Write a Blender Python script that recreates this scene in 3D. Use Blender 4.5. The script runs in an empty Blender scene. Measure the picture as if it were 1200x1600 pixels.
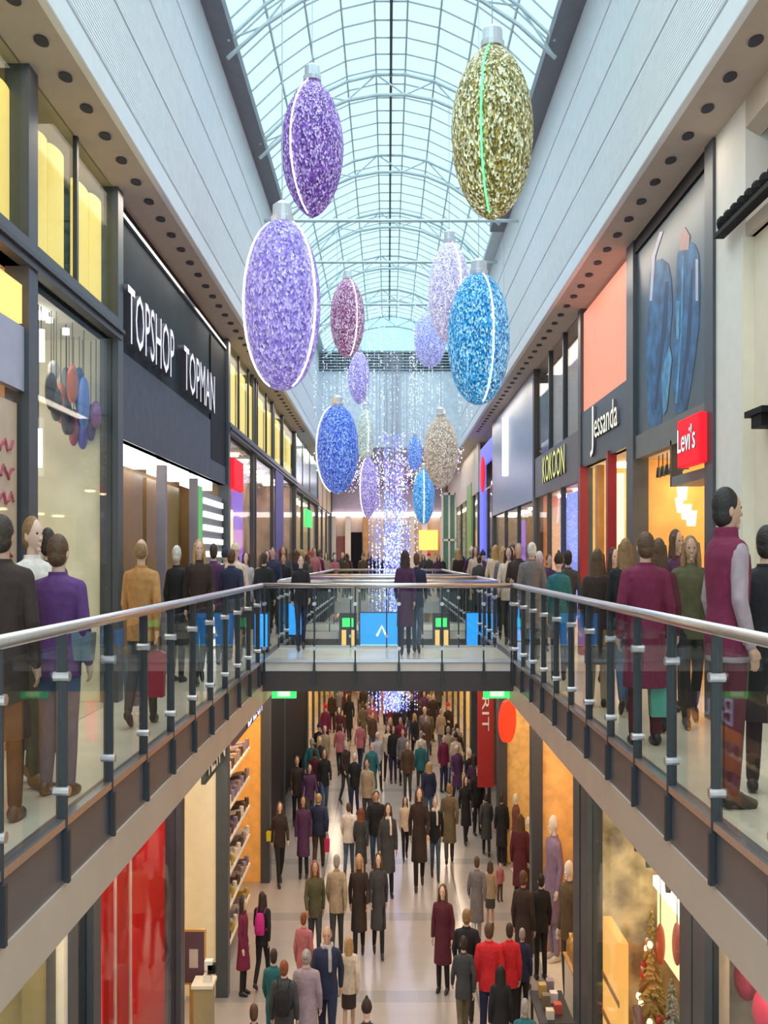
import bpy, bmesh, math, random
from mathutils import Vector, Matrix
R = random.Random(7)
S = bpy.context.scene
COL = S.collection
PI = math.pi
# ------------------------------------------------------------------ camera, sky, lights, exposure
F, VX, VY, ZC = 1550.0, 606.0, 872.0, 1.5
cd = bpy.data.cameras.new('camera'); cam = bpy.data.objects.new('camera', cd); COL.objects.link(cam)
cam.location = (0, 0, ZC); cam.rotation_euler = (PI/2, 0, 0)
cd.sensor_fit = 'VERTICAL'; cd.sensor_height = 36; cd.lens = F/1600*36
cd.shift_x = -(VX-600)/1600; cd.shift_y = (VY-800)/1600
cd.clip_start = .05; cd.clip_end = 300
S.camera = cam
S.view_settings.view_transform = 'Standard'; S.view_settings.look = 'None'
S.view_settings.exposure = 0.5; S.view_settings.gamma = 1
S.view_settings.use_curve_mapping = False
S.cycles.use_denoising = True
S.cycles.transparent_max_bounces = 20; S.cycles.max_bounces = 7
S.cycles.diffuse_bounces = 4; S.cycles.glossy_bounces = 3
S.cycles.caustics_reflective = False; S.cycles.caustics_refractive = False
S.cycles.sample_clamp_indirect = 4
W = bpy.data.worlds.new('world'); S.world = W; W.use_nodes = True
bgn = W.node_tree.nodes['Background']; bgn.inputs[0].default_value = (.70, .93, 1, 1); bgn.inputs[1].default_value = 1.0
def area(name, loc, sx, sy, power, color, rot=(0, 0, 0)):
    l = bpy.data.lights.new(name, 'AREA'); l.shape = 'RECTANGLE'; l.size = sx; l.size_y = sy
    l.energy = power; l.color = color
    o = bpy.data.objects.new(name, l); COL.objects.link(o); o.location = loc; o.rotation_euler = rot
    return o
sd = bpy.data.lights.new('daylight', 'SUN'); sd.energy = 4.4; sd.angle = 1.6; sd.color = (.97, .98, 1)
sun = bpy.data.objects.new('daylight', sd); COL.objects.link(sun); sun.location = (0, 10, 30)
WARM = (1, .80, .58)
for k in range(5):                                       # unseen strips added under the gallery slabs to light the lower floor
    for s in (-1, 1):
        area('lower_fill_strip', (s*2.2, 8+k*8, -.665), .55, 6.5, 60, WARM)
for k in range(6):                                       # added fill strips below the soffits, lighting the people on the galleries
    for s in (-1, 1):
        area('gallery_fill_light', (s*2.62, 5+k*6.5, 5.33), .3, 5.5, 22, (1, .88, .74))
area('far_hall_light', (0, 43, 5.2), 3.5, 12, 260, (.9, .85, 1))
area('bridge_soffit_light', (0, 15.45, -.38), 3, 1.6, 30, (1, .86, .7))
area('bridge_soffit_light', (0, 21.2, -.38), 3, 1.6, 40, (1, .86, .7))
area('lower_far_light', (0, 42, -.5), 4, 14, 320, (1, .86, .7))

# ------------------------------------------------------------------ materials
MC = {}
def mat(name, c, rough=.5, metal=0, emit=0, ec=None, noise=.06, nscale=6, bump=0, bscale=40, spec=.5, objcol=False, stripes=None):
    if name in MC: return MC[name]
    m = bpy.data.materials.new(name); m.use_nodes = True; MC[name] = m
    nt = m.node_tree; N, L = nt.nodes, nt.links; b = N['Principled BSDF']
    b.inputs['Roughness'].default_value = rough; b.inputs['Metallic'].default_value = metal
    b.inputs['Specular IOR Level'].default_value = spec
    tc = N.new('ShaderNodeTexCoord')
    nz = N.new('ShaderNodeTexNoise'); nz.inputs['Scale'].default_value = nscale; nz.inputs['Detail'].default_value = 3
    L.new(tc.outputs['Object'], nz.inputs['Vector'])
    mr = N.new('ShaderNodeMapRange'); mr.inputs[1].default_value = .3; mr.inputs[2].default_value = .7
    mr.inputs[3].default_value = 1-noise; mr.inputs[4].default_value = 1+noise
    L.new(nz.outputs[0], mr.inputs[0])
    mx = N.new('ShaderNodeVectorMath'); mx.operation = 'SCALE'
    if objcol:
        oi = N.new('ShaderNodeObjectInfo'); L.new(oi.outputs['Color'], mx.inputs[0])
    else:
        mx.inputs[0].default_value = c[:3]
    L.new(mr.outputs[0], mx.inputs['Scale'])
    last = mx.outputs[0]
    L.new(last, b.inputs['Base Color'])
    if emit:
        b.inputs['Emission Strength'].default_value = emit
        b.inputs['Emission Color'].default_value = (*(ec or c)[:3], 1)
    if bump or stripes:
        bp = N.new('ShaderNodeBump'); bp.inputs['Strength'].default_value = bump or .3; bp.inputs['Distance'].default_value = .02
        if stripes:
            wv = N.new('ShaderNodeTexWave'); wv.bands_direction = stripes[0]; wv.inputs['Scale'].default_value = stripes[1]
            L.new(tc.outputs['Object'], wv.inputs['Vector']); L.new(wv.outputs[1], bp.inputs['Height'])
        else:
            n2 = N.new('ShaderNodeTexNoise'); n2.inputs['Scale'].default_value = bscale
            L.new(tc.outputs['Object'], n2.inputs['Vector']); L.new(n2.outputs[0], bp.inputs['Height'])
        L.new(bp.outputs[0], b.inputs['Normal'])
    return m
def glassmat(name, tint, refl=1.0, ior=1.45):
    if name in MC: return MC[name]
    m = bpy.data.materials.new(name); m.use_nodes = True; MC[name] = m
    nt = m.node_tree; N, L = nt.nodes, nt.links; N.clear()
    out = N.new('ShaderNodeOutputMaterial'); mx = N.new('ShaderNodeMixShader')
    t = N.new('ShaderNodeBsdfTransparent'); t.inputs[0].default_value = (*tint, 1)
    g = N.new('ShaderNodeBsdfGlossy'); g.inputs['Roughness'].default_value = .02
    lw = N.new('ShaderNodeLayerWeight'); lw.inputs[0].default_value = .5
    pw = N.new('ShaderNodeMath'); pw.operation = 'POWER'; pw.inputs[1].default_value = 4; L.new(lw.outputs['Facing'], pw.inputs[0])
    mu = N.new('ShaderNodeMath'); mu.operation = 'MULTIPLY_ADD'; mu.inputs[1].default_value = .35*refl; mu.inputs[2].default_value = .025*refl
    L.new(pw.outputs[0], mu.inputs[0]); L.new(mu.outputs[0], mx.inputs[0])
    L.new(t.outputs[0], mx.inputs[1]); L.new(g.outputs[0], mx.inputs[2]); L.new(mx.outputs[0], out.inputs[0])
    return m
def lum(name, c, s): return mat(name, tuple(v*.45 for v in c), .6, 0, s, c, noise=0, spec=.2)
M = dict(
  panel=mat('white_ribbed_panel', (.84,.84,.88), .55, noise=.03, bump=.5, stripes=('Z', 9)),
  gap=mat('dark_gap', (.06,.06,.08), .8), lip=mat('white_lip', (.86,.86,.90), .5, noise=.02),
  soffit=mat('beige_soffit', (.52,.44,.38), .6, noise=.04), beam=mat('grey_eaves', (.17,.17,.20), .5),
  cornice=mat('beige_cornice', (.56,.45,.37), .5, noise=.05, nscale=2), fascia=mat('plum_grey_fascia', (.13,.115,.125), .35),
  steel=mat('brushed_steel', (.62,.60,.64), .28, .9, noise=.04, nscale=30), dark=mat('dark_steel', (.045,.05,.058), .4, .3),
  frame=mat('slate_frame', (.07,.08,.095), .4, .2), black=mat('black_panel', (.010,.009,.011), .6, spec=.15),
  gfloor=mat('polished_stone', (.66,.58,.47), .2, noise=.08, nscale=1.5),
  cream=mat('cream_wall', (.78,.70,.58), .6, noise=.03), white=mat('white_wall', (.76,.74,.71), .6, noise=.03),
  roofbar=mat('roof_steel', (.52,.60,.63), .5, .2), slate=mat('slate_gloss', (.085,.10,.14), .6, spec=.3, noise=.1),
  teal=mat('dark_teal_panel', (.022,.038,.052), .75, spec=.25, noise=.15, nscale=2),
  skin=mat('skin', (1,1,1), .5, objcol=True, noise=.04), cloth=mat('cloth', (1,1,1), .85, objcol=True, noise=.14, nscale=14, bump=.35, bscale=18),
  hair=mat('hair', (1,1,1), .6, objcol=True, noise=.25, nscale=30, bump=.4, bscale=60), gloss=mat('smooth_goods', (1,1,1), .4, objcol=True, noise=.08),
  eye=mat('eye', (.03,.025,.02), .2),
  glass=glassmat('balustrade_glass', (.95,.965,.955), .7), pane=glassmat('shop_glass', (.95,.97,.97), .8),
  roofglass=glassmat('roof_glass', (.80,.955,.975), .5),
  yellow=lum('yellow_backlight', (1,.74,.24), .58), wlight=lum('white_light', (1,.93,.82), 8),
  warm=lum('warm_light', (1,.74,.40), 9), blue=lum('blue_screen', (.03,.34,1), .85), led=lum('white_led', (.9,.95,1), 3.2),
  gled=lum('green_led', (.10,1,.28), 1.8), green=lum('green_sign', (.05,.75,.16), 1.0), pgreen=lum('pale_green_sign', (.45,.95,.45), 1.2),
  red=lum('red_sign', (.9,.015,.03), .7), white_l=lum('white_sign', (1,1,1), 1.1),
  metalw=mat('silver_cap', (.78,.76,.80), .3, .6), wood=mat('wood', (.55,.30,.10), .5, noise=.15, nscale=4))

# ------------------------------------------------------------------ mesh helpers
class MB:
    def __init__(s): s.v = []; s.f = []; s.mi = []
    def add(s, v, f, m=0):
        n = len(s.v); s.v += [tuple(p) for p in v]; s.f += [tuple(i+n for i in q) for q in f]; s.mi += [m]*len(f); return s
    def box(s, x0, x1, y0, y1, z0, z1, m=0):
        x0, x1 = min(x0, x1), max(x0, x1); y0, y1 = min(y0, y1), max(y0, y1); z0, z1 = min(z0, z1), max(z0, z1)
        v = [(x, y, z) for x in (x0, x1) for y in (y0, y1) for z in (z0, z1)]
        return s.add(v, [(0,1,3,2),(4,6,7,5),(0,4,5,1),(2,3,7,6),(0,2,6,4),(1,5,7,3)], m)
    def tube(s, pts, rad, n=8, m=0, flat=None, closed=False):
        """lofted tube; rad a number or a list; flat = (ax, ay) widths in world X and Y (level rings) when given"""
        pts = [Vector(p) for p in pts]; k = len(pts)
        if not isinstance(rad, (list, tuple)): rad = [rad]*k
        vs = []; fs = []
        up = Vector((0, 0, 1))
        for i, p in enumerate(pts):
            d = (pts[min(i+1, k-1)]-pts[max(i-1, 0)])
            if closed: d = pts[(i+1) % k]-pts[i-1]
            d = d.normalized() if d.length > 1e-9 else up
            a = d.cross(Vector((0, 1, 0)) if abs(d.y) < .9 else Vector((1, 0, 0))).normalized(); b = d.cross(a)
            for j in range(n):
                t = 2*PI*j/n; vs.append(p+(a*math.cos(t)+b*math.sin(t))*rad[i])
        for i in range(k if closed else k-1):
            for j in range(n):
                i2 = (i+1) % k
                fs.append((i*n+j, i*n+(j+1) % n, i2*n+(j+1) % n, i2*n+j))
        if not closed: fs += [tuple(range(n))[::-1], tuple((k-1)*n+j for j in range(n))]
        return s.add(vs, fs, m)
    def rings(s, rows, n=20, m=0):
        """level elliptic rings: rows of (cx, cy, z, rx, ry)"""
        vs = [(cx+rx*math.cos(2*PI*j/n), cy+ry*math.sin(2*PI*j/n), z) for cx, cy, z, rx, ry in rows for j in range(n)]
        fs = [(i*n+j, i*n+(j+1) % n, (i+1)*n+(j+1) % n, (i+1)*n+j) for i in range(len(rows)-1) for j in range(n)]
        fs += [tuple(range(n))[::-1], tuple((len(rows)-1)*n+j for j in range(n))]
        return s.add(vs, fs, m)
    def ell(s, c, r, n=14, k=9, m=0, fn=None):
        vs = []; fs = []
        for i in range(k+1):
            t = PI*i/k
            for j in range(n):
                p = 2*PI*j/n
                q = Vector((math.sin(t)*math.cos(p), math.sin(t)*math.sin(p), math.cos(t)))
                if fn: q = fn(q)
                vs.append((c[0]+r[0]*q.x, c[1]+r[1]*q.y, c[2]+r[2]*q.z))
        for i in range(k):
            for j in range(n):
                fs.append((i*n+j, (i+1)*n+j, (i+1)*n+(j+1) % n, i*n+(j+1) % n))
        return s.add(vs, fs, m)
    def poly(s, pts, d, m=0):
        """prism: polygon pts extruded by vector d"""
        d = Vector(d); n = len(pts); a = [Vector(p) for p in pts]
        return s.add(a+[p+d for p in a], [tuple(range(n)), tuple(range(2*n-1, n-1, -1))]+[(i, i+n, (i+1) % n+n, (i+1) % n) for i in range(n)], m)
    def mesh(s, name, mats=None):
        me = bpy.data.meshes.new(name); me.from_pydata(s.v, [], s.f)
        for m in (mats or []): me.materials.append(m)
        me.polygons.foreach_set('material_index', s.mi)
        bm = bmesh.new(); bm.from_mesh(me); bmesh.ops.remove_doubles(bm, verts=bm.verts, dist=1e-6)
        bmesh.ops.recalc_face_normals(bm, faces=bm.faces); bm.to_mesh(me); bm.free(); me.update()
        return me
    def build(s, name, m, parent=None, smooth=False, bevel=0, **kw):
        mats = m if isinstance(m, (list, tuple)) else [m]
        o = bpy.data.objects.new(name, s.mesh(name, mats)); COL.objects.link(o)
        if parent: o.parent = parent; o.matrix_parent_inverse = Matrix.Translation(-parent.location)
        if smooth:
            for p in o.data.polygons: p.use_smooth = True
        if bevel:
            b = o.modifiers.new('bevel', 'BEVEL'); b.width = bevel; b.segments = 2; b.limit_method = 'ANGLE'
        tag(o, **kw); return o
def tag(o, label=None, cat=None, group=None, kind=None, color=None):
    if label: o['label'] = label
    if cat: o['category'] = cat
    if group: o['group'] = group
    if kind: o['kind'] = kind
    if color: o.color = (*color[:3], 1)
    return o
def empty(name, loc, label, cat, group=None):
    o = bpy.data.objects.new(name, None); COL.objects.link(o); o.location = loc; o.empty_display_size = .1
    return tag(o, label, cat, group)
def struct(name, mb, m): return mb.build(name, m, kind='structure')
def box(name, x0, x1, y0, y1, z0, z1, m, parent=None, **kw): return MB().box(x0, x1, y0, y1, z0, z1).build(name, m, parent, **kw)
def text(name, s, w, h, d, m, loc, side, parent=None, vertical=False, **kw):
    """solid lettering; side -1 on the left wall, 1 on the right wall, 0 facing the camera; loc is the lower start corner"""
    c = bpy.data.curves.new(name, 'FONT'); c.body = s; c.extrude = .5; c.resolution_u = 2
    t = bpy.data.objects.new(name, c); COL.objects.link(t)
    me = bpy.data.meshes.new_from_object(t.evaluated_get(bpy.context.evaluated_depsgraph_get())); me.name = name
    COL.objects.unlink(t); bpy.data.objects.remove(t)
    xs = [v.co.x for v in me.vertices]; ys = [v.co.y for v in me.vertices]; zs = [v.co.z for v in me.vertices]
    for v in me.vertices:
        x = (v.co.x-min(xs))/(max(xs)-min(xs))*w; y = (v.co.y-min(ys))/(max(ys)-min(ys))*h; z = (v.co.z-min(zs))/(max(zs)-min(zs))*d
        if vertical: x, y = y, -x
        v.co = (x, y, z)
    me.materials.clear(); me.materials.append(m); me.materials.append(mat('letter_sides', (.10,.095,.13), .5))
    for p in me.polygons: p.material_index = 0 if abs(p.normal.z) > .7 else 1
    o = bpy.data.objects.new(name, me); COL.objects.link(o)
    rot = {-1: Matrix.Rotation(PI/2, 4, 'Z'), 1: Matrix.Rotation(-PI/2, 4, 'Z'), 0: Matrix.Identity(4)}[side] @ Matrix.Rotation(PI/2, 4, 'X')
    me.update()
    me.transform(Matrix.Translation(loc) @ rot)
    if parent: o.parent = parent; o.matrix_parent_inverse = Matrix.Translation(-parent.location)
    return tag(o, **kw)
def px_x(px, y): return (px-VX)*y/F
def py_z(py, y): return ZC-(py-VY)*y/F
def sideY(px, X): return X*F/abs(px-VX)
def pt(px, py, X):
    s = 1 if px > VX else -1
    y = sideY(px, X); return (s*X, y, py_z(py, y))

# ------------------------------------------------------------------ structure
XE, XL, XR, XW = 1.82, 2.85, 3.03, 2.54        # void edge, upper shop lines, lower shop line
ZL = -5.35; ZS = 5.36; YE = 50.0
def floormat():
    m = bpy.data.materials.new('mall_floor_tiles'); m.use_nodes = True; nt = m.node_tree; N, L = nt.nodes, nt.links; b = N['Principled BSDF']
    tc = N.new('ShaderNodeTexCoord'); sp = N.new('ShaderNodeSeparateXYZ'); L.new(tc.outputs['Object'], sp.inputs[0])
    def band(sock, period, off, width):
        a = N.new('ShaderNodeMath'); a.operation = 'ADD'; a.inputs[1].default_value = off; L.new(sock, a.inputs[0])
        md = N.new('ShaderNodeMath'); md.operation = 'PINGPONG'; md.inputs[1].default_value = period/2; L.new(a.outputs[0], md.inputs[0])
        lt = N.new('ShaderNodeMath'); lt.operation = 'LESS_THAN'; lt.inputs[1].default_value = width/2; L.new(md.outputs[0], lt.inputs[0]); return lt.outputs[0]
    nz = N.new('ShaderNodeTexNoise'); nz.inputs['Scale'].default_value = 2.2; L.new(tc.outputs['Object'], nz.inputs['Vector'])
    r = N.new('ShaderNodeValToRGB'); r.color_ramp.elements[0].color = (.33,.295,.28,1); r.color_ramp.elements[1].color = (.41,.365,.34,1); L.new(nz.outputs[0], r.inputs[0])
    cur = r.outputs[0]
    for sock, per, off, w, c in (('Y', 3.45, -15.5, .42, (.29,.27,.265,1)), ('Y', .69, 0, .012, (.33,.31,.30,1)), ('X', .46, 0, .010, (.34,.32,.31,1)), ('X', 2.78, 1.38, .03, (.16,.15,.15,1))):
        mx = N.new('ShaderNodeMixRGB'); L.new(band(sp.outputs[sock], per, off, w), mx.inputs[0]); L.new(cur, mx.inputs[1]); mx.inputs[2].default_value = c; cur = mx.outputs[0]
    L.new(cur, b.inputs['Base Color']); b.inputs['Roughness'].default_value = .17
    return m
struct('floor_lower', MB().box(-5.5, 5.5, -1, YE+2, ZL-.2, ZL), floormat())
for s, nm, xw in ((-1, 'left', XL), (1, 'right', XR)):
    struct('floor_gallery_'+nm, MB().box(s*(XE+.02), s*5.5, -1, YE, -.20, 0), M['gfloor'])
    struct('trim_fascia_'+nm, MB().box(s*XE, s*(XE+.10), -1, 33, -.33, .015), M['fascia'])
    struct('trim_cornice_'+nm, MB().poly([(s*(XE-.015), -1, -.33), (s*(XE-.015), -1, -.62), (s*(XE+.05), -1, -.65), (s*5.5, -1, -.65), (s*5.5, -1, -.21), (s*(XE+.11), -1, -.21), (s*(XE+.11), -1, -.33)], (0, YE+1, 0)), M['cornice'])
    # soffit with round downlight recesses, sloping up a little to the lip
    xi = 2.39 if s < 0 else 2.53
    so = empty('soffit', (s*xw, 20, ZS), 'beige %s gallery soffit with a row of round dark downlight recesses' % nm, 'soffit')
    so['kind'] = 'structure'
    MB().poly([(s*xw, 0, ZS), (s*xi, 0, ZS+.05), (s*xi, 0, ZS+.12), (s*5.2, 0, ZS+.12), (s*5.2, 0, ZS)], (0, YE, 0)).build('soffit_board', M['soffit'], so)
    MB().poly([(s*xi, 0, ZS+.04), (s*(xi-.006), 0, ZS+.05), (s*(xi-.006), 0, ZS+.27), (s*(xi+.06), 0, ZS+.27), (s*(xi+.06), 0, ZS+.04)], (0, YE-14, 0)).build('lip', M['lip'], so)
    for k in range(46):
        y = 5.2+k*.56; x = (xw+xi)/2-.02
        z = ZS+.025
        MB().rings([(s*x, y, z-.012, .052, .085), (s*x, y, z+.02, .045, .075)], 16).build('downlight', M['gap'], so, smooth=False)
    # clerestory wall: five boards with dark joints between, on a dark backing
    w = empty('wall_clerestory_'+nm, (s*xi, 17, 7), 'white ribbed clerestory boards with dark joints on the %s side' % nm, 'wall'); w['kind'] = 'structure'
    for k, z0 in enumerate((5.68, 6.40, 7.12, 7.84)):
        z1 = z0+.68 if k < 3 else 8.6
        MB().box(s*xi, s*(xi+.08), 1, 21.6, z0, z1).build('cladding_board', M['panel'], w)
        MB().box(s*xi, s*(xi+.08), 21.66, 34.4, z0, z1).build('cladding_board', M['panel'], w)
    MB().box(s*(xi+.06), s*(xi+.16), 1, 34.4, 5.52, 8.6).build('backing', M['gap'], w)
    xr = 2.12 if s < 0 else 2.22
    e = empty('roof_eaves_beam', (s*xr, 11, 8.6), 'dark grey eaves beam between %s clerestory and glass roof' % nm, 'beam'); e['kind'] = 'structure'
    MB().box(s*xr, s*(xi+.12), 1, 21.6, 8.6, 8.78).build('beam_soffit', M['beam'], e)
    MB().box(s*(xr+.06), s*(xi+.12), 21.6, 34.4, 8.6, 8.7).build('beam_end', M['roofbar'], e)
# glass roof: shallow vault
def roofz(x): return 8.70+1.2*(1-((x-.05)/2.25)**2)
rf = empty('ceiling', (0, 20, 8.7), 'shallow vaulted glass roof with pale steel glazing bars and trusses', 'roof'); rf['kind'] = 'structure'
xs = [-2.2+4.5*i/9 for i in range(10)]
g = MB()
for i in range(9):
    g.add([(xs[i], 1, roofz(xs[i])+.03), (xs[i+1], 1, roofz(xs[i+1])+.03), (xs[i+1], 34.5, roofz(xs[i+1])+.03), (xs[i], 34.5, roofz(xs[i])+.03)], [(0, 1, 2, 3)])
g.build('roof_glazing', M['roofglass'], rf)
for i, x in enumerate(xs):
    w = .014
    MB().box(x-w, x+w, 1, 34.5, roofz(x)-.05, roofz(x)+.02).build('glazing_bar', M['roofbar'], rf)
MB().box(.03, .075, 1, 34.5, roofz(.05)-.14, roofz(.05)+.02).build('ridge_bar', M['dark'], rf)
for k in range(58):
    y = 4.5+k*.52
    MB().tube([(x, y, roofz(x)-.02) for x in xs], .016, 5).build('glazing_rib', M['roofbar'], rf)
for k in range(10):
    y = 3.4+k*3.4
    t = MB(); low = [(x, y, roofz(x)-.46+.05*abs(x)) for x in xs]; up = [(x, y, roofz(x)-.1) for x in xs]
    t.tube(low, .032, 6); t.tube(up, .03, 6)
    for i in range(9): t.tube([low[i], up[i+1]] if i % 2 else [up[i], low[i+1]], .016, 5)
    t.build('truss', M['roofbar'], rf)
for y, z in ((19.2, 8.03), (23, 8.36), (27, 8.4)):
    MB().tube([(-2.39, y, z), (2.53, y, z)], .035, 8).build('tie_beam', M['roofbar'], rf)
# end wall under the roof's far gable
struct('wall_end_gable', MB().box(-2.5, 2.65, 34.5, 34.8, 5.36, 8.0), mat('pale_grid_wall', (.80,.86,.92), .5, noise=.1, nscale=9))
ld = empty('wall_end_louvre', (0, 34.45, 8.3), 'dark louvre band across the far gable under the glass', 'louvre'); ld['kind'] = 'structure'
box('louvre_back', -2.45, 2.6, 34.55, 34.7, 8.0, 8.72, M['beam'], ld)
for k in range(7): box('louvre_blade', -2.45, 2.6, 34.42, 34.54, 8.04+k*.1, 8.07+k*.1, M['roofbar'], ld)
gw = MB().poly([(x, 34.5, roofz(x)) for x in xs]+[(2.3, 34.5, 8.7), (-2.2, 34.5, 8.7)], (0, .02, 0)); struct('window_gable', gw, M['roofglass'])
struct('ceiling_far_hall', MB().box(-5.2, 5.2, 34.8, YE+1, 5.40, 5.55), mat('dark_blue_ceiling', (.20,.22,.34), .5))
struct('floor_far_hall', MB().box(-XE-.02, XE+.02, 33, YE, -.33, 0), M['gfloor'])
struct('wall_far_end', MB().box(-5.2, 5.2, YE+.02, YE+.3, ZL, 5.5), mat('warm_end_wall', (.62,.50,.40), .6, noise=.08))
for s, nm in ((-1, 'left'), (1, 'right')):
    struct('wall_outer_'+nm, MB().box(s*5.3, s*5.5, -1, YE, ZL, 5.5), M['cream'])
# bridges
def bridge(y0, y1, label):
    b = empty('footbridge', (0, y0, 0), label, 'bridge'); b['kind'] = 'structure'
    box('deck', -XE-.02, XE+.02, y0+.1, y1-.1, -.2, 0, M['gfloor'], b)
    for y in (y0, y1-.1):
        box('slab_edge', -XE+.001, XE-.001, y, y+.1, -.13, .01, M['white'], b)
        box('fascia', -XE+.001, XE-.001, y-.01, y+.11, -.42, -.131, mat('brown_black_fascia', (.06,.05,.05), .5), b)
    box('underside', -XE+.002, XE-.002, y0+.1, y1-.1, -.36, -.21, M['fascia'], b)
bridge(14.3, 16.6, 'near footbridge with dark fascia crossing between the galleries')
bridge(20, 22.5, 'second footbridge beyond the near one with dark fascia')

# ------------------------------------------------------------------ balustrades
def balustrade(p0, p1, posts, label, zr=1.105):
    """straight glass balustrade from p0 to p1 (x, y); posts = distances along it"""
    p0 = Vector((*p0, 0)); p1 = Vector((*p1, 0)); d = (p1-p0).normalized(); ln = (p1-p0).length; nrm = Vector((-d.y, d.x, 0))
    b = empty('glass_balustrade', p0, label, 'balustrade')
    up = Vector((0, 0, 1))
    MB().tube([p0+up*zr, p1+up*zr], .036, 12).build('handrail', M['steel'], b, smooth=True)
    def slab(mb, t0, t1, h0, h1, w, off=0):
        a = p0+d*t0+nrm*(off-w/2); e = p0+d*t1+nrm*(off-w/2)
        mb.poly([a+up*h0, e+up*h0, e+up*h1, a+up*h1], nrm*w)
    m = MB(); slab(m, 0, ln, .0, .045, .05); m.build('base_channel', M['steel'], b)
    pm = None
    for k, t in enumerate(posts):
        if pm is None:
            q = MB(); q.box(-.011, .011, -.03, .03, -.30, 1.07); q.box(-.018, .018, -.045, -.015, -.31, -.02)
            pm = q.mesh('post', [M['dark']])
            q = MB(); q.tube([(0, -.045, 0), (0, .045, 0)], .028, 10); cm = q.mesh('clamp', [M['steel']])
        po = bpy.data.objects.new('post', pm); COL.objects.link(po); po.parent = b
        po.location = p0+d*t-p0; po.rotation_euler.z = math.atan2(d.y, d.x)
        for h in (.20, .84):
            c = bpy.data.objects.new('clamp', cm); COL.objects.link(c); c.parent = po; c.location = (0, 0, h)
    ts = [0]+list(posts)+[ln]
    for a, e in zip(ts[:-1], ts[1:]):
        if e-a > .12:
            m = MB(); slab(m, a+.02, e-.02, .05, 1.02, .012); m.build('glass_panel', M['glass'], b)
    return b
YA = 2.8
balustrade((-XE, YA), (-XE, 14.3), [3.69-YA+.925*k for k in range(12) if 3.69+.925*k < 14.25], 'glass balustrade with steel handrail along the left gallery before the near bridge')
balustrade((XE, 14.3), (XE, YA), [14.3-y for y in sorted([2.88+.87*k for k in range(14) if 2.88+.87*k < 14.2], reverse=True)], 'glass balustrade with steel handrail along the right gallery before the near bridge')
balustrade((-XE, 14.3), (XE, 14.3), [.04, .76, 1.35, 1.98, 2.6, 3.2, 3.6], 'glass balustrade on the front edge of the near footbridge')
balustrade((XE, 16.55), (-XE, 16.55), [.04+.6*k for k in range(7)], 'glass balustrade on the far edge of the near footbridge')
balustrade((-XE, 20.05), (XE, 20.05), [.04+.6*k for k in range(7)], 'glass balustrade on the front edge of the second footbridge')
balustrade((XE, 22.45), (-XE, 22.45), [.04+.6*k for k in range(7)], 'glass balustrade on the far edge of the second footbridge')
balustrade((-XE, 33.05), (XE, 33.05), [.04+.6*k for k in range(7)], 'glass balustrade at the edge of the far hall floor')
for s, nm in ((-1, 'left'), (1, 'right')):
    for y0, y1, wh in ((16.6, 20, 'between the two bridges'), (22.5, 33, 'beyond the second bridge')):
        a, b_ = ((s*XE, y0), (s*XE, y1)) if s < 0 else ((s*XE, y1), (s*XE, y0))
        balustrade(a, b_, [.4+.9*k for k in range(int((y1-y0-.5)/.9)+1)], 'glass balustrade on the %s gallery %s' % (nm, wh))

# ------------------------------------------------------------------ shops
def shop(s, X, y0, y1, zf, zt, label, wall, depth=1.7, lightcol='wlight', ceil=None, bays=(), fw=.10, top=None, band=None, glassz=None, light_w=.35, jm='frame'):
    """one shop unit: jambs, glazing bars, lined room behind with a ceiling light. s side, X shop line, zf floor, zt head of the room"""
    r = empty('shopfront', (s*X, (y0+y1)/2, zf), label, 'shopfront')
    top = top or zt
    for y, nm in ((y0, 0), (y1-fw, 1)):
        box('jamb', s*(X-.05), s*(X+.14), y, y+fw, zf, top, M[jm], r)
    xb = X+depth
    wm = wall if not isinstance(wall, str) else M[wall]
    box('back_wall', s*xb, s*(xb+.05), y0+.002, y1-.002, zf, zt, wm, r)
    box('side_wall', s*(X+.14), s*xb, y0+.002, y0+.05, zf+.002, zt-.002, wm, r); box('side_wall', s*(X+.14), s*xb, y1-.05, y1-.002, zf+.002, zt-.002, wm, r)
    box('shop_ceiling', s*(X+.02), s*xb, y0+.002, y1-.002, zt, zt+.06, ceil or M['white'], r)
    n = max(1, int((y1-y0)/1.3))
    for k in range(n):
        yc = y0+(k+.5)*(y1-y0)/n
        box('ceiling_light', s*(X+.35), s*(X+depth-.35), yc-light_w/2, yc+light_w/2, zt-.05, zt-.005, M[lightcol], r)
    for y in bays: box('mullion', s*(X-.03), s*(X+.06), y-.03, y+.03, zf, top, M['frame'], r)
    if glassz:
        ys = [y0+fw]+list(bays)+[y1-fw]
        for a, e in zip(ys[:-1], ys[1:]): box('shop_window', s*(X+.01), s*(X+.025), a, e, glassz[0], glassz[1], M['pane'], r)
    return r
def clerestory(r, s, X, y0, y1, z0, z1, mull, strips, ztop=5.16, dc=.14):
    """yellow backlit vertical tubes behind green glass above a transom"""
    box('clerestory_back', s*(X+.50), s*(X+.55), y0, y1, z0, z1, mat('green_dark_back', (.07,.13,.12), .5), r)
    for y in mull: box('clerestory_mullion', s*(X-.01), s*(X+.03), y-.025, y+.025, z0, z1, M['dark'], r)
    for (a, e) in strips:
        zt = ztop-R.random()*.12
        MB().rings([(s*(X+dc), (a+e)/2, z0+.01, .05, (e-a)/2), (s*(X+dc), (a+e)/2, zt, .05, (e-a)/2)], 16).build('light_column', M['yellow'], r, smooth=False)
    ys = [y0]+list(mull)+[y1]
    for a, e in zip(ys[:-1], ys[1:]):
        if e-a > .1: box('clerestory_pane', s*(X+.01), s*(X+.025), a, e, z0, z1, M['gpane'], r)
M['gpane'] = glassmat('greenish_glass', (.93,.96,.90), .3)
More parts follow.
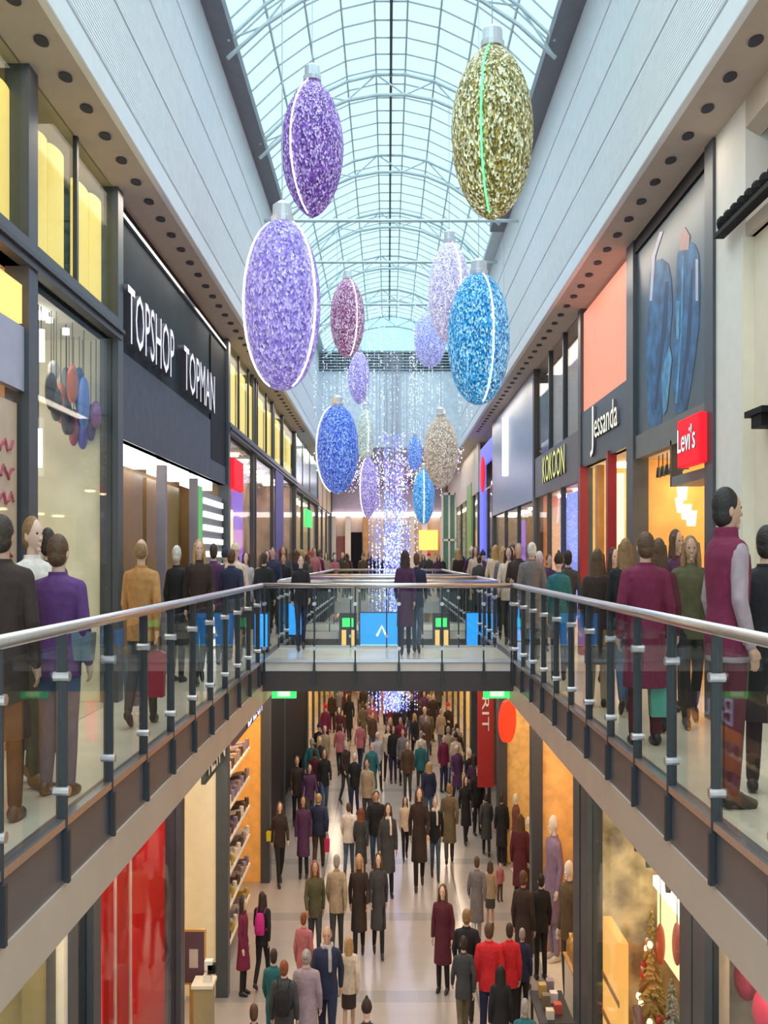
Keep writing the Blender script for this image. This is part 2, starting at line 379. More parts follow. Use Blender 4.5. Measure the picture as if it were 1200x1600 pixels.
def transom(r, s, X, y0, y1, z0, z1): 
    box('transom', s*(X-.07), s*(X+.16), y0, y1, z0, z1, M['frame'], r)
    box('transom_rail', s*(X-.10), s*(X-.071), y0, y1, z0+.06, z0+.10, M['dark'], r)
# ---- upper left
s, X = -1, XL
orange = mat('orange_room', (.95,.55,.20), .6, noise=.1); peach = mat('peach_room', (.92,.66,.45), .6); cr = mat('cream_room', (.86,.76,.56), .6)
grn = mat('grey_green_room', (.78,.74,.60), .6, noise=.15, nscale=2); brown = mat('brown_door', (.26,.15,.055), .35, noise=.1)
r = shop(s, X, 4.6, 7.84, 0, 3.78, 'warm lit shopfront with grey band and pink script poster at the near left end', peach, .9, 'warm', glassz=(0, 2.8), top=5.36)
clerestory(r, s, X, 4.6, 7.84, 3.98, 5.36, [5.6, 6.6], [(4.8,5.3),(5.75,6.4),(6.7,7.1),(7.45,7.80)]); transom(r, s, X, 4.6, 7.838, 3.78, 3.98)
box('light_box', s*(X-.01), s*(X+.05), 4.7, 7.7, 3.32, 3.62, lum('amber_box', (1,.55,.16), 1.1), r)
box('grey_band', s*(X-.012), s*(X+.05), 4.7, 7.74, 2.80, 3.30, mat('lavender_grey', (.42,.42,.55), .4), r)
r = shop(s, X, 7.84, 10.4, 0, 3.78, 'shop window with cluster of coloured ornaments under yellow lit glass', grn, 1.5, 'wlight', bays=(), glassz=(0, 3.78), top=5.36)
clerestory(r, s, X, 7.84, 10.4, 3.98, 5.36, [9.09], [(8.12,8.32),(8.35,8.64),(8.72,9.10),(9.38,9.85),(9.92,10.28)]); transom(r, s, X, 7.84, 10.4, 3.78, 3.98)
box('fill_glow_back', s*(X+1.40), s*(X+1.44), 8.0, 10.3, .1, 2.7, lum('sand_lit', (.95,.80,.50), .85), r)  # added glowing panel that brightens the room behind the window
r = shop(s, X, 10.4, 17.55, 0, 2.78, 'TOPSHOP TOPMAN shopfront with tall dark sign panel and brown doors', brown, .8, 'wlight', top=5.36, light_w=.8)
box('sign_panel', s*(X+.02), s*(X+.12), 10.5, 17.4, 3.72, 5.16, M['teal'], r)
box('lower_panel', s*(X+.0), s*(X+.12), 10.5, 17.4, 2.78, 3.72, M['slate'], r)
box('top_trim', s*(X-.02), s*(X+.12), 10.5, 17.4, 5.16, 5.20, M['steel'], r); box('dark_head', s*(X+.05), s*(X+.12), 10.5, 17.4, 5.20, 5.36, M['black'], r)
box('dark_return', s*(X-.005), s*(X+.02), 15.95, 17.4, 3.1, 5.1, M['black'], r)
lt = mat('white_letters', (.75,.75,.82), .4, emit=.32, ec=(.9,.9,1)); 
text('lettering', 'TOPSHOP', 2.28, .62, .09, lt, (s*(X-.0), 10.54, 3.80), -1, r); text('lettering', 'TOPMAN', 2.38, .60, .09, lt, (s*(X-.0), 13.45, 3.80), -1, r)
for a, e in ((10.5, 12.75), (12.95, 14.95)): box('door_leaf', s*(X+.30), s*(X+.36), a, e, 0, 2.55, brown, r)
for a, e in ((10.5, 12.3), (12.95, 14.3), (15.0, 16.2)): box('lintel_light', s*(X+.02), s*(X+.30), a, e, 2.60, 2.74, lum('strip_light', (1,.96,.88), 3), r)
for y in (12.85, 14.97): box('door_post', s*(X+.02), s*(X+.14), y-.05, y+.05, 0, 2.7, mat('mauve_post', (.22,.20,.24), .4), r)
box('green_post', s*(X+.02), s*(X+.12), 15.0, 15.35, 0, 2.6, lum('green_strip', (.14,.5,.16), .5), r)
zb = box('striped_panel', s*(X+.05), s*(X+.12), 15.5, 17.35, 0, 2.55, mat('grey_stripe', (.22,.23,.25), .4), r)
for k in range(12): box('white_stripe', s*(X+.02), s*(X+.052), 15.55, 17.3, .05+k*.21, .14+k*.21, M['white_l'], r)
r = shop(s, X, 17.55, 30.3, 0, 3.72, 'long shopfront of dark framed windows beneath a band of yellow lit glass', mat('mixed_room', (.55,.40,.30), .6, noise=.5, nscale=1.5), 1.2, 'warm', bays=(20.9, 21.3, 24.5, 26.8), glassz=(0, 3.72), top=5.36)
clerestory(r, s, X, 17.6, 30.2, 3.90, 5.36, [19, 20.3, 21.7, 23.3, 24.9], [(17.8,18.8),(19.1,20.1),(20.4,21.5),(21.8,23),(23.4,24.2),(24.4,25.2),(25.5,26.4),(26.8,27.8),(28.2,29.5)], 5.1, .06); transom(r, s, X, 17.55, 30.3, 3.72, 3.90)
box('red_blade', s*(X-.1), s*(X-.02), 17.75, 18.9, 2.75, 3.3, M['red'], r)
box('indigo_banner', s*(X-.06), s*(X-.03), 24.7, 26.5, .3, 3.7, mat('indigo_banner', (.10,.08,.35), .5), r)
box('violet_poster', s*(X+.1), s*(X+.13), 18.9, 20.2, .8, 2.8, lum('violet_poster', (.35,.18,.8), .7), r)
box('cream_pier', s*(X+.05), s*(X+.2), 17.7, 18.6, 1.3, 2.4, lum('cream_lit', (1,.85,.5), .9), r)
box('orange_display', s*(X+.2), s*(X+.3), 19.6, 20.8, .2, 2.0, lum('orange_lit', (1,.42,.08), .7), r)
r = shop(s, X, 30.3, 40, 0, 3.6, 'pale green shopfront with teal glass panel above beyond the yellow band', cr, 1.0, 'warm', bays=(33, 36), glassz=(0, 3.6), top=5.36)
box('teal_glass', s*(X-.01), s*(X+.05), 30.5, 40, 3.85, 5.36, mat('teal_glass', (.20,.36,.36), .2), r); transom(r, s, X, 30.3, 40, 3.6, 3.85)
box('green_sign', s*(X-.06), s*(X-.01), 34.0, 36.5, 2.6, 3.2, M['green'], r)
r = shop(s, X, 40, 49.5, 0, 3.6, 'amber lit shopfront at the far end of the left gallery', cr, 1.0, 'warm', bays=(43, 46), glassz=(0, 3.6), top=5.36)
box('amber_panel', s*(X-.01), s*(X+.05), 40.2, 49.4, 3.7, 5.36, mat('tan_panel', (.55,.42,.25), .5), r)
# ---- upper right
s, X = 1, XR
r = shop(s, X, 4.5, 8.35, 0, 4.2, 'cream shopfront with brown recess and black spotlight track, nearest on the right', cr, .5, 'warm', fw=.02, jm='cream')
box('pier', s*(X-.02), s*(X+.4), 8.35, 9.1, 0, 5.36, M['white'], r)
box('cream_panel', s*(X+.05), s*(X+.1), 4.5, 8.35, 0, 4.2, M['cream'], r)
box('brown_recess', s*(X+.45), s*(X+.5), 4.5, 9.0, 4.5, 5.36, mat('brown_recess', (.20,.15,.11), .6), r)
MB().poly([(s*(X-.02), 4.5, 5.36), (s*(X-.02), 4.5, 5.12), (s*(X+.1), 4.5, 5.05), (s*(X+.45), 4.5, 5.36)], (0, 3.85, 0)).build('cornice', M['soffit'], r)
box('ledge', s*(X-.02), s*(X+.5), 4.5, 8.35, 4.2, 4.32, M['soffit'], r)
tr = empty('spotlight_track', (s*X, 6.8, 4.34), 'black serrated track of small spotlights on the cream shop ledge', 'light track')
box('rail', s*(X-.14), s*(X-.05), 4.8, 8.8, 4.33, 4.37, M['black'], tr); 
for k in range(24): MB().ell((s*(X-.10), 4.9+k*.165, 4.43), (.05, .05, .07), 8, 6).build('spotlight', M['black'], tr)
lm = empty('wall_lantern', (s*(X-.05), 8.0, 2.5), 'black wall bracket lamp on the cream wall by the right edge', 'lamp')
MB().box(s*(X-.12), s*(X+.05), 7.72, 8.1, 2.64, 2.69).build('bracket', M['black'], lm); MB().box(s*(X-.10), s*(X+.05), 7.78, 8.0, 2.54, 2.64).build('lamp_housing', M['black'], lm)
r = shop(s, X, 9.1, 12.3, 0, 2.72, "denim shop with tall jeans poster, red sign box and amber interior", orange, 1.4, 'warm', fw=.24, top=5.36, glassz=None)
box('poster_board', s*(X+.0), s*(X+.06), 9.34, 12.06, 2.98, 5.2, mat('poster_slate', (.05,.08,.105), .35, noise=.2, nscale=2), r)
box('poster_head', s*(X-.03), s*(X+.06), 9.34, 12.06, 5.2, 5.36, M['black'], r)
def poster(name, pts, m, dx=.002, lb=None): 
    o = MB().poly([Vector(pt(px, py, X-dx)) for px, py in pts], (-.001*s, 0, 0)).build(name, m, r)
    if lb: o['label'] = lb
dn = mat('denim_print', (.035,.13,.29), .5, noise=.55, nscale=5); dl = mat('denim_light', (.10,.30,.52), .5, noise=.4, nscale=7)
poster('printed_leg', [(1013,470),(1016,425),(1024,408),(1034,404),(1044,412),(1049,435),(1051,480),(1047,530),(1041,580),(1036,630),(1033,664),(1014,668),(1011,620),(1010,540)], dn)
poster('printed_leg', [(1056,430),(1058,398),(1066,382),(1076,376),(1086,382),(1092,398),(1094,450),(1092,510),(1086,560),(1079,605),(1073,640),(1055,648),(1051,600),(1051,540)], dn)
poster('printed_fold', [(1040,440),(1044,440),(1043,500),(1030,600),(1026,640),(1022,640),(1030,560)], mat('denim_dark', (.015,.05,.13), .5), .003)
poster('printed_fold', [(1080,420),(1083,420),(1080,520),(1066,625),(1062,625),(1072,540)], mat('denim_dark', (.015,.05,.13), .5), .003)
poster('printed_seam', [(1066,400),(1069,400),(1066,520),(1058,630),(1055,630),(1063,520)], dl, .004)
poster('printed_highlight', [(1034,580),(1046,540),(1050,560),(1042,640),(1036,650)], dl, .004)
poster('printed_highlight', [(1056,470),(1062,470),(1061,530),(1057,530)], dl, .004)
poster('printed_hand', [(1062,368),(1070,355),(1078,368),(1076,390),(1062,392)], mat('print_skin', (.55,.36,.34), .6), .004)
poster('printed_edge', [(1019,400),(1031,362),(1036,362),(1024,400),(1019,470),(1015,470)], mat('print_pale', (.55,.55,.66), .6), .005)
poster('printed_edge', [(1087,405),(1091,405),(1091,470),(1087,470)], mat('print_pale', (.55,.55,.66), .6), .005)
box('grey_fascia', s*(X-.02), s*(X+.08), 9.34, 12.06, 2.70, 2.98, mat('grey_fascia', (.17,.17,.17), .5), r)
box('entrance_head', s*(X-.02), s*(X+.3), 9.34, 10.55, 2.26, 2.36, mat('grey_fascia', (.17,.17,.17), .5), r)
box('entrance_jamb', s*(X-.02), s*(X+.1), 10.53, 10.58, 2.26, 2.75, M['dark'], r)
box('amber_fill_glow', s*(X+1.3), s*(X+1.36), 9.4, 12.2, 0, 2.6, lum('amber_fill_glow', (1,.58,.22), .55), r)  # glowing sheet added at the back to brighten the amber interior
sg = empty('sign_box', (s*(X-.1), 9.6, 2.5), "red Levi's sign box with white lettering above the amber entrance", 'sign')
MB().box(s*(X-.13), s*(X-.021), 9.26, 9.95, 2.40, 2.87).build('box_body', M['red'], sg, bevel=.015)
text('lettering', "Levi's", .56, .24, .012, M['white_l'], (s*(X-.131), 9.89, 2.54), 1, sg)
for k in range(7): 
    p = empty('pendant_lamp', (s*(X+.2), 10.75+k*.18, 2.6), 'small dark pendant lamp in a row inside the denim shop entrance', 'lamp', 'pendant lamps in the denim shop')
    MB().tube([(s*(X+.2), 10.75+k*.18, 2.72), (s*(X+.2), 10.75+k*.18, 2.58)], .006, 6).build('cord', M['black'], p)
    MB().rings([(s*(X+.2), 10.75+k*.18, 2.46, .035, .045), (s*(X+.2), 10.75+k*.18, 2.58, .02, .025)], 10).build('shade', M['dark'], p)
coral = lum('coral_panel', (1,.33,.22), .62)
r = shop(s, X, 12.3, 15.45, 0, 2.9, 'shopfront with coral lit panel, pale script sign and dark red posts', mat('gold_room', (.95,.70,.36), .6, noise=.1), 1.2, 'warm', fw=.10, top=5.36, glassz=None)
box('coral_panel', s*(X+.0), s*(X+.06), 12.4, 15.35, 3.74, 5.28, coral, r)
box('sign_band', s*(X-.03), s*(X+.08), 12.3, 15.35, 2.9, 3.74, mat('navy_grey_band', (.06,.075,.10), .4), r)
text('lettering', 'essanda', 1.42, .38, .03, mat('cream_letters', (.85,.80,.62), .5, emit=.5, ec=(1,.95,.75)), (s*(X-.03), 14.28, 3.22), 1, r)
text('lettering', 'J', .22, .72, .03, mat('cream_letters', (0,0,0)), (s*(X-.03), 14.56, 2.98), 1, r)
for y in (13.45, 15.38): box('red_post', s*(X-.06), s*(X+.06), y-.06, y+.06, 0, 2.95, mat('dark_red_post', (.28,.015,.03), .4), r)
box('cream_light_column', s*(X+.35), s*(X+.45), 14.6, 15.2, 0, 2.75, lum('cream_lit2', (1,.86,.52), 1.0), r)
box('wood_post', s*(X+.0), s*(X+.1), 14.35, 14.5, 0, 2.85, M['wood'], r)
box('orange_screen', s*(X+.5), s*(X+.55), 12.5, 13.6, 0, 2.7, lum('orange_screen', (1,.42,.13), .5), r)
r = shop(s, X, 15.45, 20.35, 0, 2.75, 'shopfront with three tall upper panes and yellow KOKOON lettering', orange, 1.0, 'warm', bays=(17.2, 18.7), fw=.12, glassz=(0, 2.75))
for y in (15.5, 20.3): box('tall_jamb', s*(X-.05), s*(X+.1), y-.045, y+.045, 2.75, 5.36, mat('brown_black', (.05,.04,.035), .4), r)
box('upper_back', s*(X+.30), s*(X+.35), 15.5, 20.3, 3.5, 5.36, mat('mauve_beige', (.46,.38,.36), .5, noise=.1, nscale=1.5), r)
for y in (17.0, 18.5): box('upper_mullion', s*(X-.03), s*(X+.05), y-.035, y+.035, 3.5, 5.36, M['dark'], r)
for a, e in ((15.6, 17.0), (17.05, 18.5), (18.55, 20.2)): box('upper_pane', s*(X+.01), s*(X+.025), a, e, 3.5, 5.36, M['pane'], r)
box('sign_band', s*(X-.03), s*(X+.08), 15.45, 20.3, 2.72, 3.52, mat('mauve_grey_band', (.13,.12,.14), .45), r)
text('lettering', 'KOKOON', 2.35, .50, .03, mat('yellow_letters', (.70,.68,.18), .5, emit=.45, ec=(.85,.85,.25)), (s*(X-.03), 19.05, 2.93), 1, r)
box('amber_panel', s*(X+.25), s*(X+.3), 17.35, 18.6, 0, 2.3, lum('amber_lit', (1,.45,.06), .9), r)
box('salmon_panel', s*(X+.25), s*(X+.3), 18.8, 20.2, 0, 2.5, lum('salmon_lit', (1,.52,.28), .7), r)
box('blue_poster', s*(X+.05), s*(X+.1), 15.7, 17.1, .5, 2.6, lum('blue_poster', (.30,.35,.95), .75), r)
r = shop(s, X, 20.35, 28.4, 0, 2.7, 'shopfront with plain blue grey panel and one white upright bar', mat('brown_room', (.42,.32,.22), .6, noise=.3), .9, 'warm', bays=(23, 25.5), fw=.1, glassz=(0, 2.7))
box('sign_panel', s*(X-.04), s*(X+.08), 20.5, 28.4, 2.7, 5.34, mat('blue_grey_panel', (.22,.27,.42), .35, noise=.04), r)
MB().tube([(s*(X-.06), 24.75, 3.55), (s*(X-.06), 24.75, 5.0)], .12, 10).build('upright_bar', M['white_l'], r)
box('violet_display', s*(X+.2), s*(X+.25), 23.6, 24.6, .5, 2.4, lum('violet_lit', (.45,.2,.8), .6), r)
r = shop(s, X, 28.4, 33, 0, 3.6, 'shopfront with blue lit frame and hanging red oval sign', mat('violet_room', (.5,.4,.5), .6, noise=.3), .9, 'warm', bays=(30,), fw=.1, glassz=(0, 3.6))
box('blue_frame', s*(X-.05), s*(X+.05), 31, 32.2, 0, 4.6, lum('blue_violet_lit', (.16,.18,.8), .7), r); box('blue_head', s*(X-.03), s*(X+.05), 28.5, 32.2, 4.4, 5.0, lum('blue_violet_lit', (0,0,0), 1), r)
MB().ell((s*(X-.2), 29.6, 4.0), (.06, .5, .55), 20, 10).build('red_oval', M['red'], r)
r = shop(s, X, 33, 49.5, 0, 3.7, 'row of pale green framed windows at the far end of the right gallery', mat('green_beige_room', (.55,.55,.40), .6, noise=.3), .9, 'warm', bays=(35, 38, 41, 44, 47), fw=.1, glassz=(0, 3.7))
box('beige_panel', s*(X-.03), s*(X+.05), 33, 49.4, 3.7, 5.36, mat('beige_panel', (.55,.48,.40), .5), r)
box('green_pier', s*(X-.05), s*(X+.05), 35.5, 37.5, 0, 4.2, mat('leaf_green', (.25,.45,.12), .5), r)
# ---- far end facade
r = empty('shopfront', (0, YE, 0), 'far end wall of lit shop openings below a white light band', 'shopfront')
box('light_band', -2.8, 2.9, YE-.25, YE-.1, 3.55, 3.8, lum('band_light', (1,.9,.85), 2.2), r)
box('fascia_panel', -2.8, 2.9, YE-.1, YE, 3.8, 5.36, mat('mauve_fascia', (.42,.36,.42), .5), r)
for x, c in ((-2.75, 'cream'), (-2.0, 'cream'), (-1.1, 'wood'), (1.2, 'cream'), (1.85, 'white'), (2.75, 'cream')): box('pier', x-.14, x+.14, YE-.3, YE-.05, 0, 3.6, M[c], r)
box('dark_doorway', -1.9, -1.3, YE-.1, YE-.02, 0, 2.8, M['black'], r); box('poster', -2.55, -2.1, YE-.12, YE-.05, .8, 2.6, mat('maroon_poster', (.25,.08,.07), .5), r)
box('amber_sign', 1.55, 2.5, YE-.45, YE-.3, 1.9, 2.9, lum('amber_sign', (1,.50,.12), 1.2), r)
gwin = empty('window_frame_screen', (2.6, 44, 0), 'tall white framed green windows standing at the far right end', 'window'); gwin['kind'] = 'structure'
box('green_pane', 2.45, 3.0, 44.0, 44.03, .2, 4.3, mat('green_pane', (.12,.28,.20), .2), gwin)
for x in (2.42, 2.72, 3.0): box('frame', x-.04, x+.04, 43.94, 44.08, 0, 4.4, M['white'], gwin)
for z in (.1, 2.3, 4.35): box('frame', 2.42, 3.0, 43.94, 44.08, z-.05, z+.05, M['white'], gwin)

# ---- lower level
ZT = -.66
s, X = -1, XW
LH = ZT-.25
redroom = mat('red_room', (.80,.035,.03), .3, noise=.12, nscale=1.2)
r = shop(s, X, 5.5, 7.88, ZL, LH, 'olive tan lower shop window, nearest on the left', mat('olive_room', (.42,.34,.15), .5, noise=.1), .35, 'warm', glassz=(ZL, LH), top=ZT)
box('pale_strip', s*(X-.03), s*(X+.03), 7.68, 7.78, ZL, LH, mat('pale_strip', (.75,.70,.60), .4), r)
r = shop(s, X, 7.88, 8.5, ZL, LH, 'narrow dark glazed bay beside the red lower shop window', mat('dark_green_room', (.05,.07,.055), .4), .5, 'wlight', glassz=(ZL, LH), top=ZT, light_w=.05)
r = shop(s, X, 8.5, 12.05, ZL, LH, 'bright red lower shop window with pale upright poles', redroom, .9, 'wlight', ceil=redroom, fw=.12, glassz=(ZL, LH), top=ZT, light_w=.7)
for y, h in ((9.25, LH), (10.15, LH), (10.75, LH)): MB().tube([(s*(X+.25), y, ZL), (s*(X+.25), y, h)], .018, 8).build('pale_pole', mat('pale_pole', (.85,.6,.5), .4), r)
for y0, y1 in ((8.7, 9.2), (9.3, 10.1), (10.8, 11.9)): MB().poly([(s*(X+.5), y0+(y1-y0)*t/8, ZL+.01) for t in range(9)]+[(s*(X+.5+.08*math.sin(t*1.7)), y0+(y1-y0)*t/8, LH-.4-.3*math.sin(t)) for t in range(8, -1, -1)], (s*.05, 0, 0)).build('red_drape', mat('red_drape', (.75,.05,.045), .35), r)
box('lightbox', s*(X+.82), s*(X+.86), 10.9, 11.9, ZL+.5, LH-.3, lum('red_lit', (1,.10,.09), .6), r)
creamlit = mat('cream_lit_room', (.92,.80,.58), .6, noise=.03)
r = shop(s, X, 12.05, 15.55, ZL, LH, 'cream lower shop with tall pale panels and dark sign', creamlit, 1.0, 'wlight', fw=.10, glassz=None, top=ZT, light_w=1.0)
box('fill_glow_panel', s*(X+.9), s*(X+.94), 12.3, 15.4, ZL, LH-.3, lum('cream_glow', (1,.80,.50), .6), r)  # glow added behind the pale panels to brighten the cream room
for a, e, d in ((12.7, 13.6, .55), (13.7, 14.3, .45), (14.6, 15.4, .6)): box('tall_panel', s*(X+d), s*(X+d+.05), a, e, ZL, LH-.35, mat('pale_panel', (.95,.86,.66), .5, noise=.02), r)
box('sign_board', s*(X-.02), s*(X+.04), 13.7, 15.4, LH-.72, LH-.10, mat('dark_green_sign', (.025,.045,.035), .4), r)
text('lettering', 'ILIN', 1.4, .42, .02, mat('grey_letters', (.55,.58,.55), .4), (s*(X-.02), 13.85, LH-.63), -1, r)
orangeshoe = mat('orange_shoe_room', (.95,.55,.16), .6, noise=.1)
r = shop(s, X, 15.55, 21.0, ZL, LH, 'amber lower shoe shop with slanting display shelves', orangeshoe, 1.2, 'warm', fw=.10, glassz=None, top=ZT, light_w=.8)
box('sign_board', s*(X-.03), s*(X+.03), 16.2, 20.4, LH-.65, LH-.02, mat('dark_sign', (.06,.05,.08), .4), r)
text('lettering', 'BLuI', 2.0, .5, .03, lum('blue_white_letters', (.55,.62,1), .9), (s*(X-.03), 17.6, LH-.60), -1, r)
shoe_shop = r
r = shop(s, X, 21.0, 31.0, ZL, LH, 'black panelled lower shopfront under the bridge corner', M['black'], .4, 'warm', bays=(24.3,), fw=.2, glassz=None, top=ZT, light_w=.05)
for a, e in ((21.3, 24.1), (24.5, 30.8)): box('black_panel', s*(X-.01), s*(X+.06), a, e, -4.35, -.75, M['black'], r)
r = shop(s, X, 31.0, 49.5, ZL, LH, 'yellow lit lower shops at the far left', mat('yellow_room', (.85,.62,.22), .6, noise=.3), .7, 'warm', bays=(34, 37, 40, 44), fw=.2, glassz=None, top=ZT)
s = 1
r = shop(s, X, 5.0, 7.9, ZL, LH, 'grey lower shop window edged with white string lights', mat('grey_room', (.30,.27,.25), .5, noise=.2), 1.0, 'warm', glassz=(ZL, LH), top=ZT)
box('tan_border', s*(X+.03), s*(X+.06), 7.55, 7.7, ZL, LH, mat('tan_border', (.62,.48,.34), .5), r)
r = shop(s, X, 7.9, 8.35, ZL, LH, 'narrow dark pier between the lower window displays', M['dark'], .3, 'warm', fw=.2, glassz=None, top=ZT, light_w=.02)
r = shop(s, X, 8.35, 12.5, ZL, LH, 'festive lower window display with fir trees and lit cream panel', mat('olive_display_room', (.58,.47,.30), .6, noise=.6, nscale=3), 1.1, 'warm', fw=.12, glassz=(ZL, LH), top=ZT, light_w=.6)
xmas = r
box('lit_panel', s*(X+.8), s*(X+.85), 10.9, 12.3, -3.35, -2.2, lum('cream_panel_lit', (1,.82,.42), 1.0), r); box('strip_lamp', s*(X+.72), s*(X+.78), 11.0, 12.2, -2.52, -2.40, lum('strip_lamp', (1,.97,.8), 2.5), r)
r = shop(s, X, 12.5, 13.2, ZL, LH, 'dark pier beside the festive window', M['dark'], .3, 'warm', fw=.3, glassz=None, top=ZT, light_w=.02)
r = shop(s, X, 13.2, 17.3, ZL, LH, 'amber timber lined lower shop with tall purple figure display', mat('timber_room', (.95,.58,.22), .5, noise=.18, nscale=5), .8, 'warm', fw=.14, glassz=None, top=ZT, light_w=.7)
r = shop(s, X, 17.3, 22.4, ZL, LH, 'amber lower shop with round red lit sign', mat('gold_lower_room', (.95,.68,.28), .5, noise=.15), .9, 'warm', fw=.14, glassz=None, top=ZT)
rs = empty('round_sign', (s*2.46, 20.4, -1.85), 'glowing red round sign hung over the amber lower shop', 'sign')
MB().rings([(0, 0, -.05, .35, .35), (0, 0, .05, .35, .35)], 28).build('disc', M['red2'] if 'red2' in M else lum('red_round', (1,.03,.01), 1.2), rs)
rs.children[0].matrix_parent_inverse = Matrix.Identity(4); rs.scale = (1, 1, 1.25); rs.children[0].rotation_euler = (PI/2, 0, PI/3)
MB().tube([(s*2.5, 20.4, -1.4), (s*2.5, 20.4, -.66)], .02, 6).build('hanger', M['dark'], rs)
r = shop(s, X, 22.4, 30, ZL, LH, 'black framed lower shopfront beside the red vertical banner', mat('dim_brown_room', (.25,.17,.10), .5, noise=.3), .7, 'warm', bays=(25, 27.5), fw=.4, glassz=None, top=ZT)
bn = empty('hanging_banner', (2.4, 24, -4.1), 'red vertical banner with white ESPRIT letters hung beside the lower shops', 'banner')
box('banner_cloth', 2.17, 2.56, 24.0, 24.05, -4.05, -.66, mat('red_banner', (.42,.025,.025), .6), bn)
text('lettering', 'ESPRIT', 1.7, .17, .012, mat('banner_letters', (.85,.85,.80), .5), (2.28, 24.0, -.98), 0, bn, vertical=True)
r = shop(s, X, 30, 49.5, ZL, LH, 'yellow lit lower shops at the far right', mat('yellow_room', (0,0,0)), .7, 'warm', bays=(33, 36, 39, 43), fw=.2, glassz=None, top=ZT)
r = empty('shopfront', (0, YE-1, ZL), 'dim amber shopfront closing the lower mall at the far end', 'shopfront')
box('back_wall', -2.5, 2.5, YE-.5, YE-.4, ZL, -.4, mat('dim_amber', (.40,.28,.18), .6, noise=.5, nscale=2), r)
for x in (-1.9, -.9, .6, 1.9): box('pier', x-.1, x+.1, YE-.7, YE-.5, ZL, -.4, M['dark'], r)

# ------------------------------------------------------------------ baubles
def sparkle(name, dark, mid, lite, e=1.2):
    m = bpy.data.materials.new(name); m.use_nodes = True; nt = m.node_tree; N, L = nt.nodes, nt.links; b = N['Principled BSDF']
    tc = N.new('ShaderNodeTexCoord'); mp = N.new('ShaderNodeMapping'); mp.inputs['Scale'].default_value = (58, 58, 30)
    v = N.new('ShaderNodeTexVoronoi'); v.inputs['Scale'].default_value = 1; L.new(tc.outputs['Object'], mp.inputs[0]); L.new(mp.outputs[0], v.inputs['Vector'])
    sp = N.new('ShaderNodeSeparateColor'); L.new(v.outputs['Color'], sp.inputs[0])
    r = N.new('ShaderNodeValToRGB'); r.color_ramp.interpolation = 'CONSTANT'
    el = r.color_ramp.elements; el[0].color = (*dark, 1); el[1].position = .30; el[1].color = (*mid, 1)
    for p, c in ((.62, tuple(d*.5+q*.5 for d, q in zip(mid, lite))), (.84, lite)):
        x = el.new(p); x.color = (*c, 1)
    L.new(sp.outputs[0], r.inputs[0]); L.new(r.outputs[0], b.inputs['Base Color']); L.new(r.outputs[0], b.inputs['Emission Color'])
    pw = N.new('ShaderNodeMath'); pw.operation = 'MULTIPLY_ADD'; pw.inputs[1].default_value = e*.42; pw.inputs[2].default_value = e*.06
    L.new(sp.outputs[1], pw.inputs[0]); L.new(pw.outputs[0], b.inputs['Emission Strength']); b.inputs['Roughness'].default_value = .5
    bp = N.new('ShaderNodeBump'); bp.inputs['Distance'].default_value = .03; L.new(v.outputs['Distance'], bp.inputs['Height']); L.new(bp.outputs[0], b.inputs['Normal'])
    return m
def bauble(px, py, hw, hh, Y, cols, label, arcs=(), led=None, point=1.0):
    x, z = px_x(px, Y), py_z(py, Y); rx, rz = hw*Y/F, hh*Y/F
    o = empty('hanging_bauble', (x, Y, z), label, 'bauble', None)
    def prof(t): return math.sin(t)**point
    rows = [(x, Y, z+rz*math.cos(PI*i/22), max(.001, rx*prof(PI*i/22)), max(.001, rx*prof(PI*i/22))) for i in range(23)]
    MB().rings(rows, 28).build('shell', sparkle('tinsel_lights', *cols), o, smooth=True)
    cr = rx*.26
    MB().rings([(x, Y, z+rz*.97, cr*1.1, cr*1.1), (x, Y, z+rz*1.03, cr*1.15, cr*1.15), (x, Y, z+rz*1.04, cr, cr), (x, Y, z+rz*1.17, cr*.95, cr*.95), (x, Y, z+rz*1.22, cr*.4, cr*.4)], 16).build('cap', M['metalw'], o)
    zc = roofz(x)+.06
    MB().tube([(x, Y, z+rz*1.2), (x, Y, max(zc, z+rz*1.25))], .006, 5).build('cable', M['steel'], o)
    for az in arcs:
        a = math.radians(az); pts = []
        for i in range(2, 21):
            t = PI*i/22; q = rx*prof(t)*1.02
            pts.append((x+q*math.sin(a), Y-q*math.cos(a), z+rz*math.cos(t)))
        MB().tube(pts, rx*.012+.004, 6).build('light_strip', led or M['led'], o)
bauble(488, 232, 49, 108, 12.9, ((.08,.03,.22),(.20,.08,.42),(.62,.50,.85)), 'dark purple sparkling bauble hanging high near the glass roof', (-38,), point=1.25)
bauble(441, 477, 60, 133, 10.5, ((.20,.14,.56),(.31,.24,.74),(.60,.55,.98)), 'largest lilac sparkling bauble hanging in front of the left clerestory boards', (-72, 62), point=.9)
bauble(769, 207, 64, 136, 10.2, ((.10,.09,.015),(.30,.24,.05),(.80,.85,.62)), 'gold sparkling bauble with a green light strip', (-21,), M['gled'], 1.1)
bauble(748, 530, 49, 103, 13.5, ((.0,.14,.42),(.02,.32,.72),(.45,.80,1)), 'bright azure sparkling bauble with a white light strip', (22,), point=.95)
bauble(543, 497, 27, 62, 22.5, ((.16,.03,.13),(.34,.12,.28),(.80,.66,.80)), 'small maroon sparkling bauble between the large lilac and azure ones', (35,), point=1.05)
bauble(561, 590, 17, 42, 31.5, ((.24,.16,.60),(.38,.30,.78),(.75,.70,1)), 'small violet bauble just below the maroon one', point=1.2)
bauble(702, 457, 33, 80, 17.4, ((.42,.38,.66),(.58,.54,.80),(.92,.88,1)), 'pale lilac bauble partly behind the azure one', (30,), point=1.1)
bauble(672, 530, 25, 44, 26, ((.26,.28,.80),(.40,.42,.92),(.74,.76,1)), 'periwinkle bauble behind the pale lilac and azure baubles', point=.9)
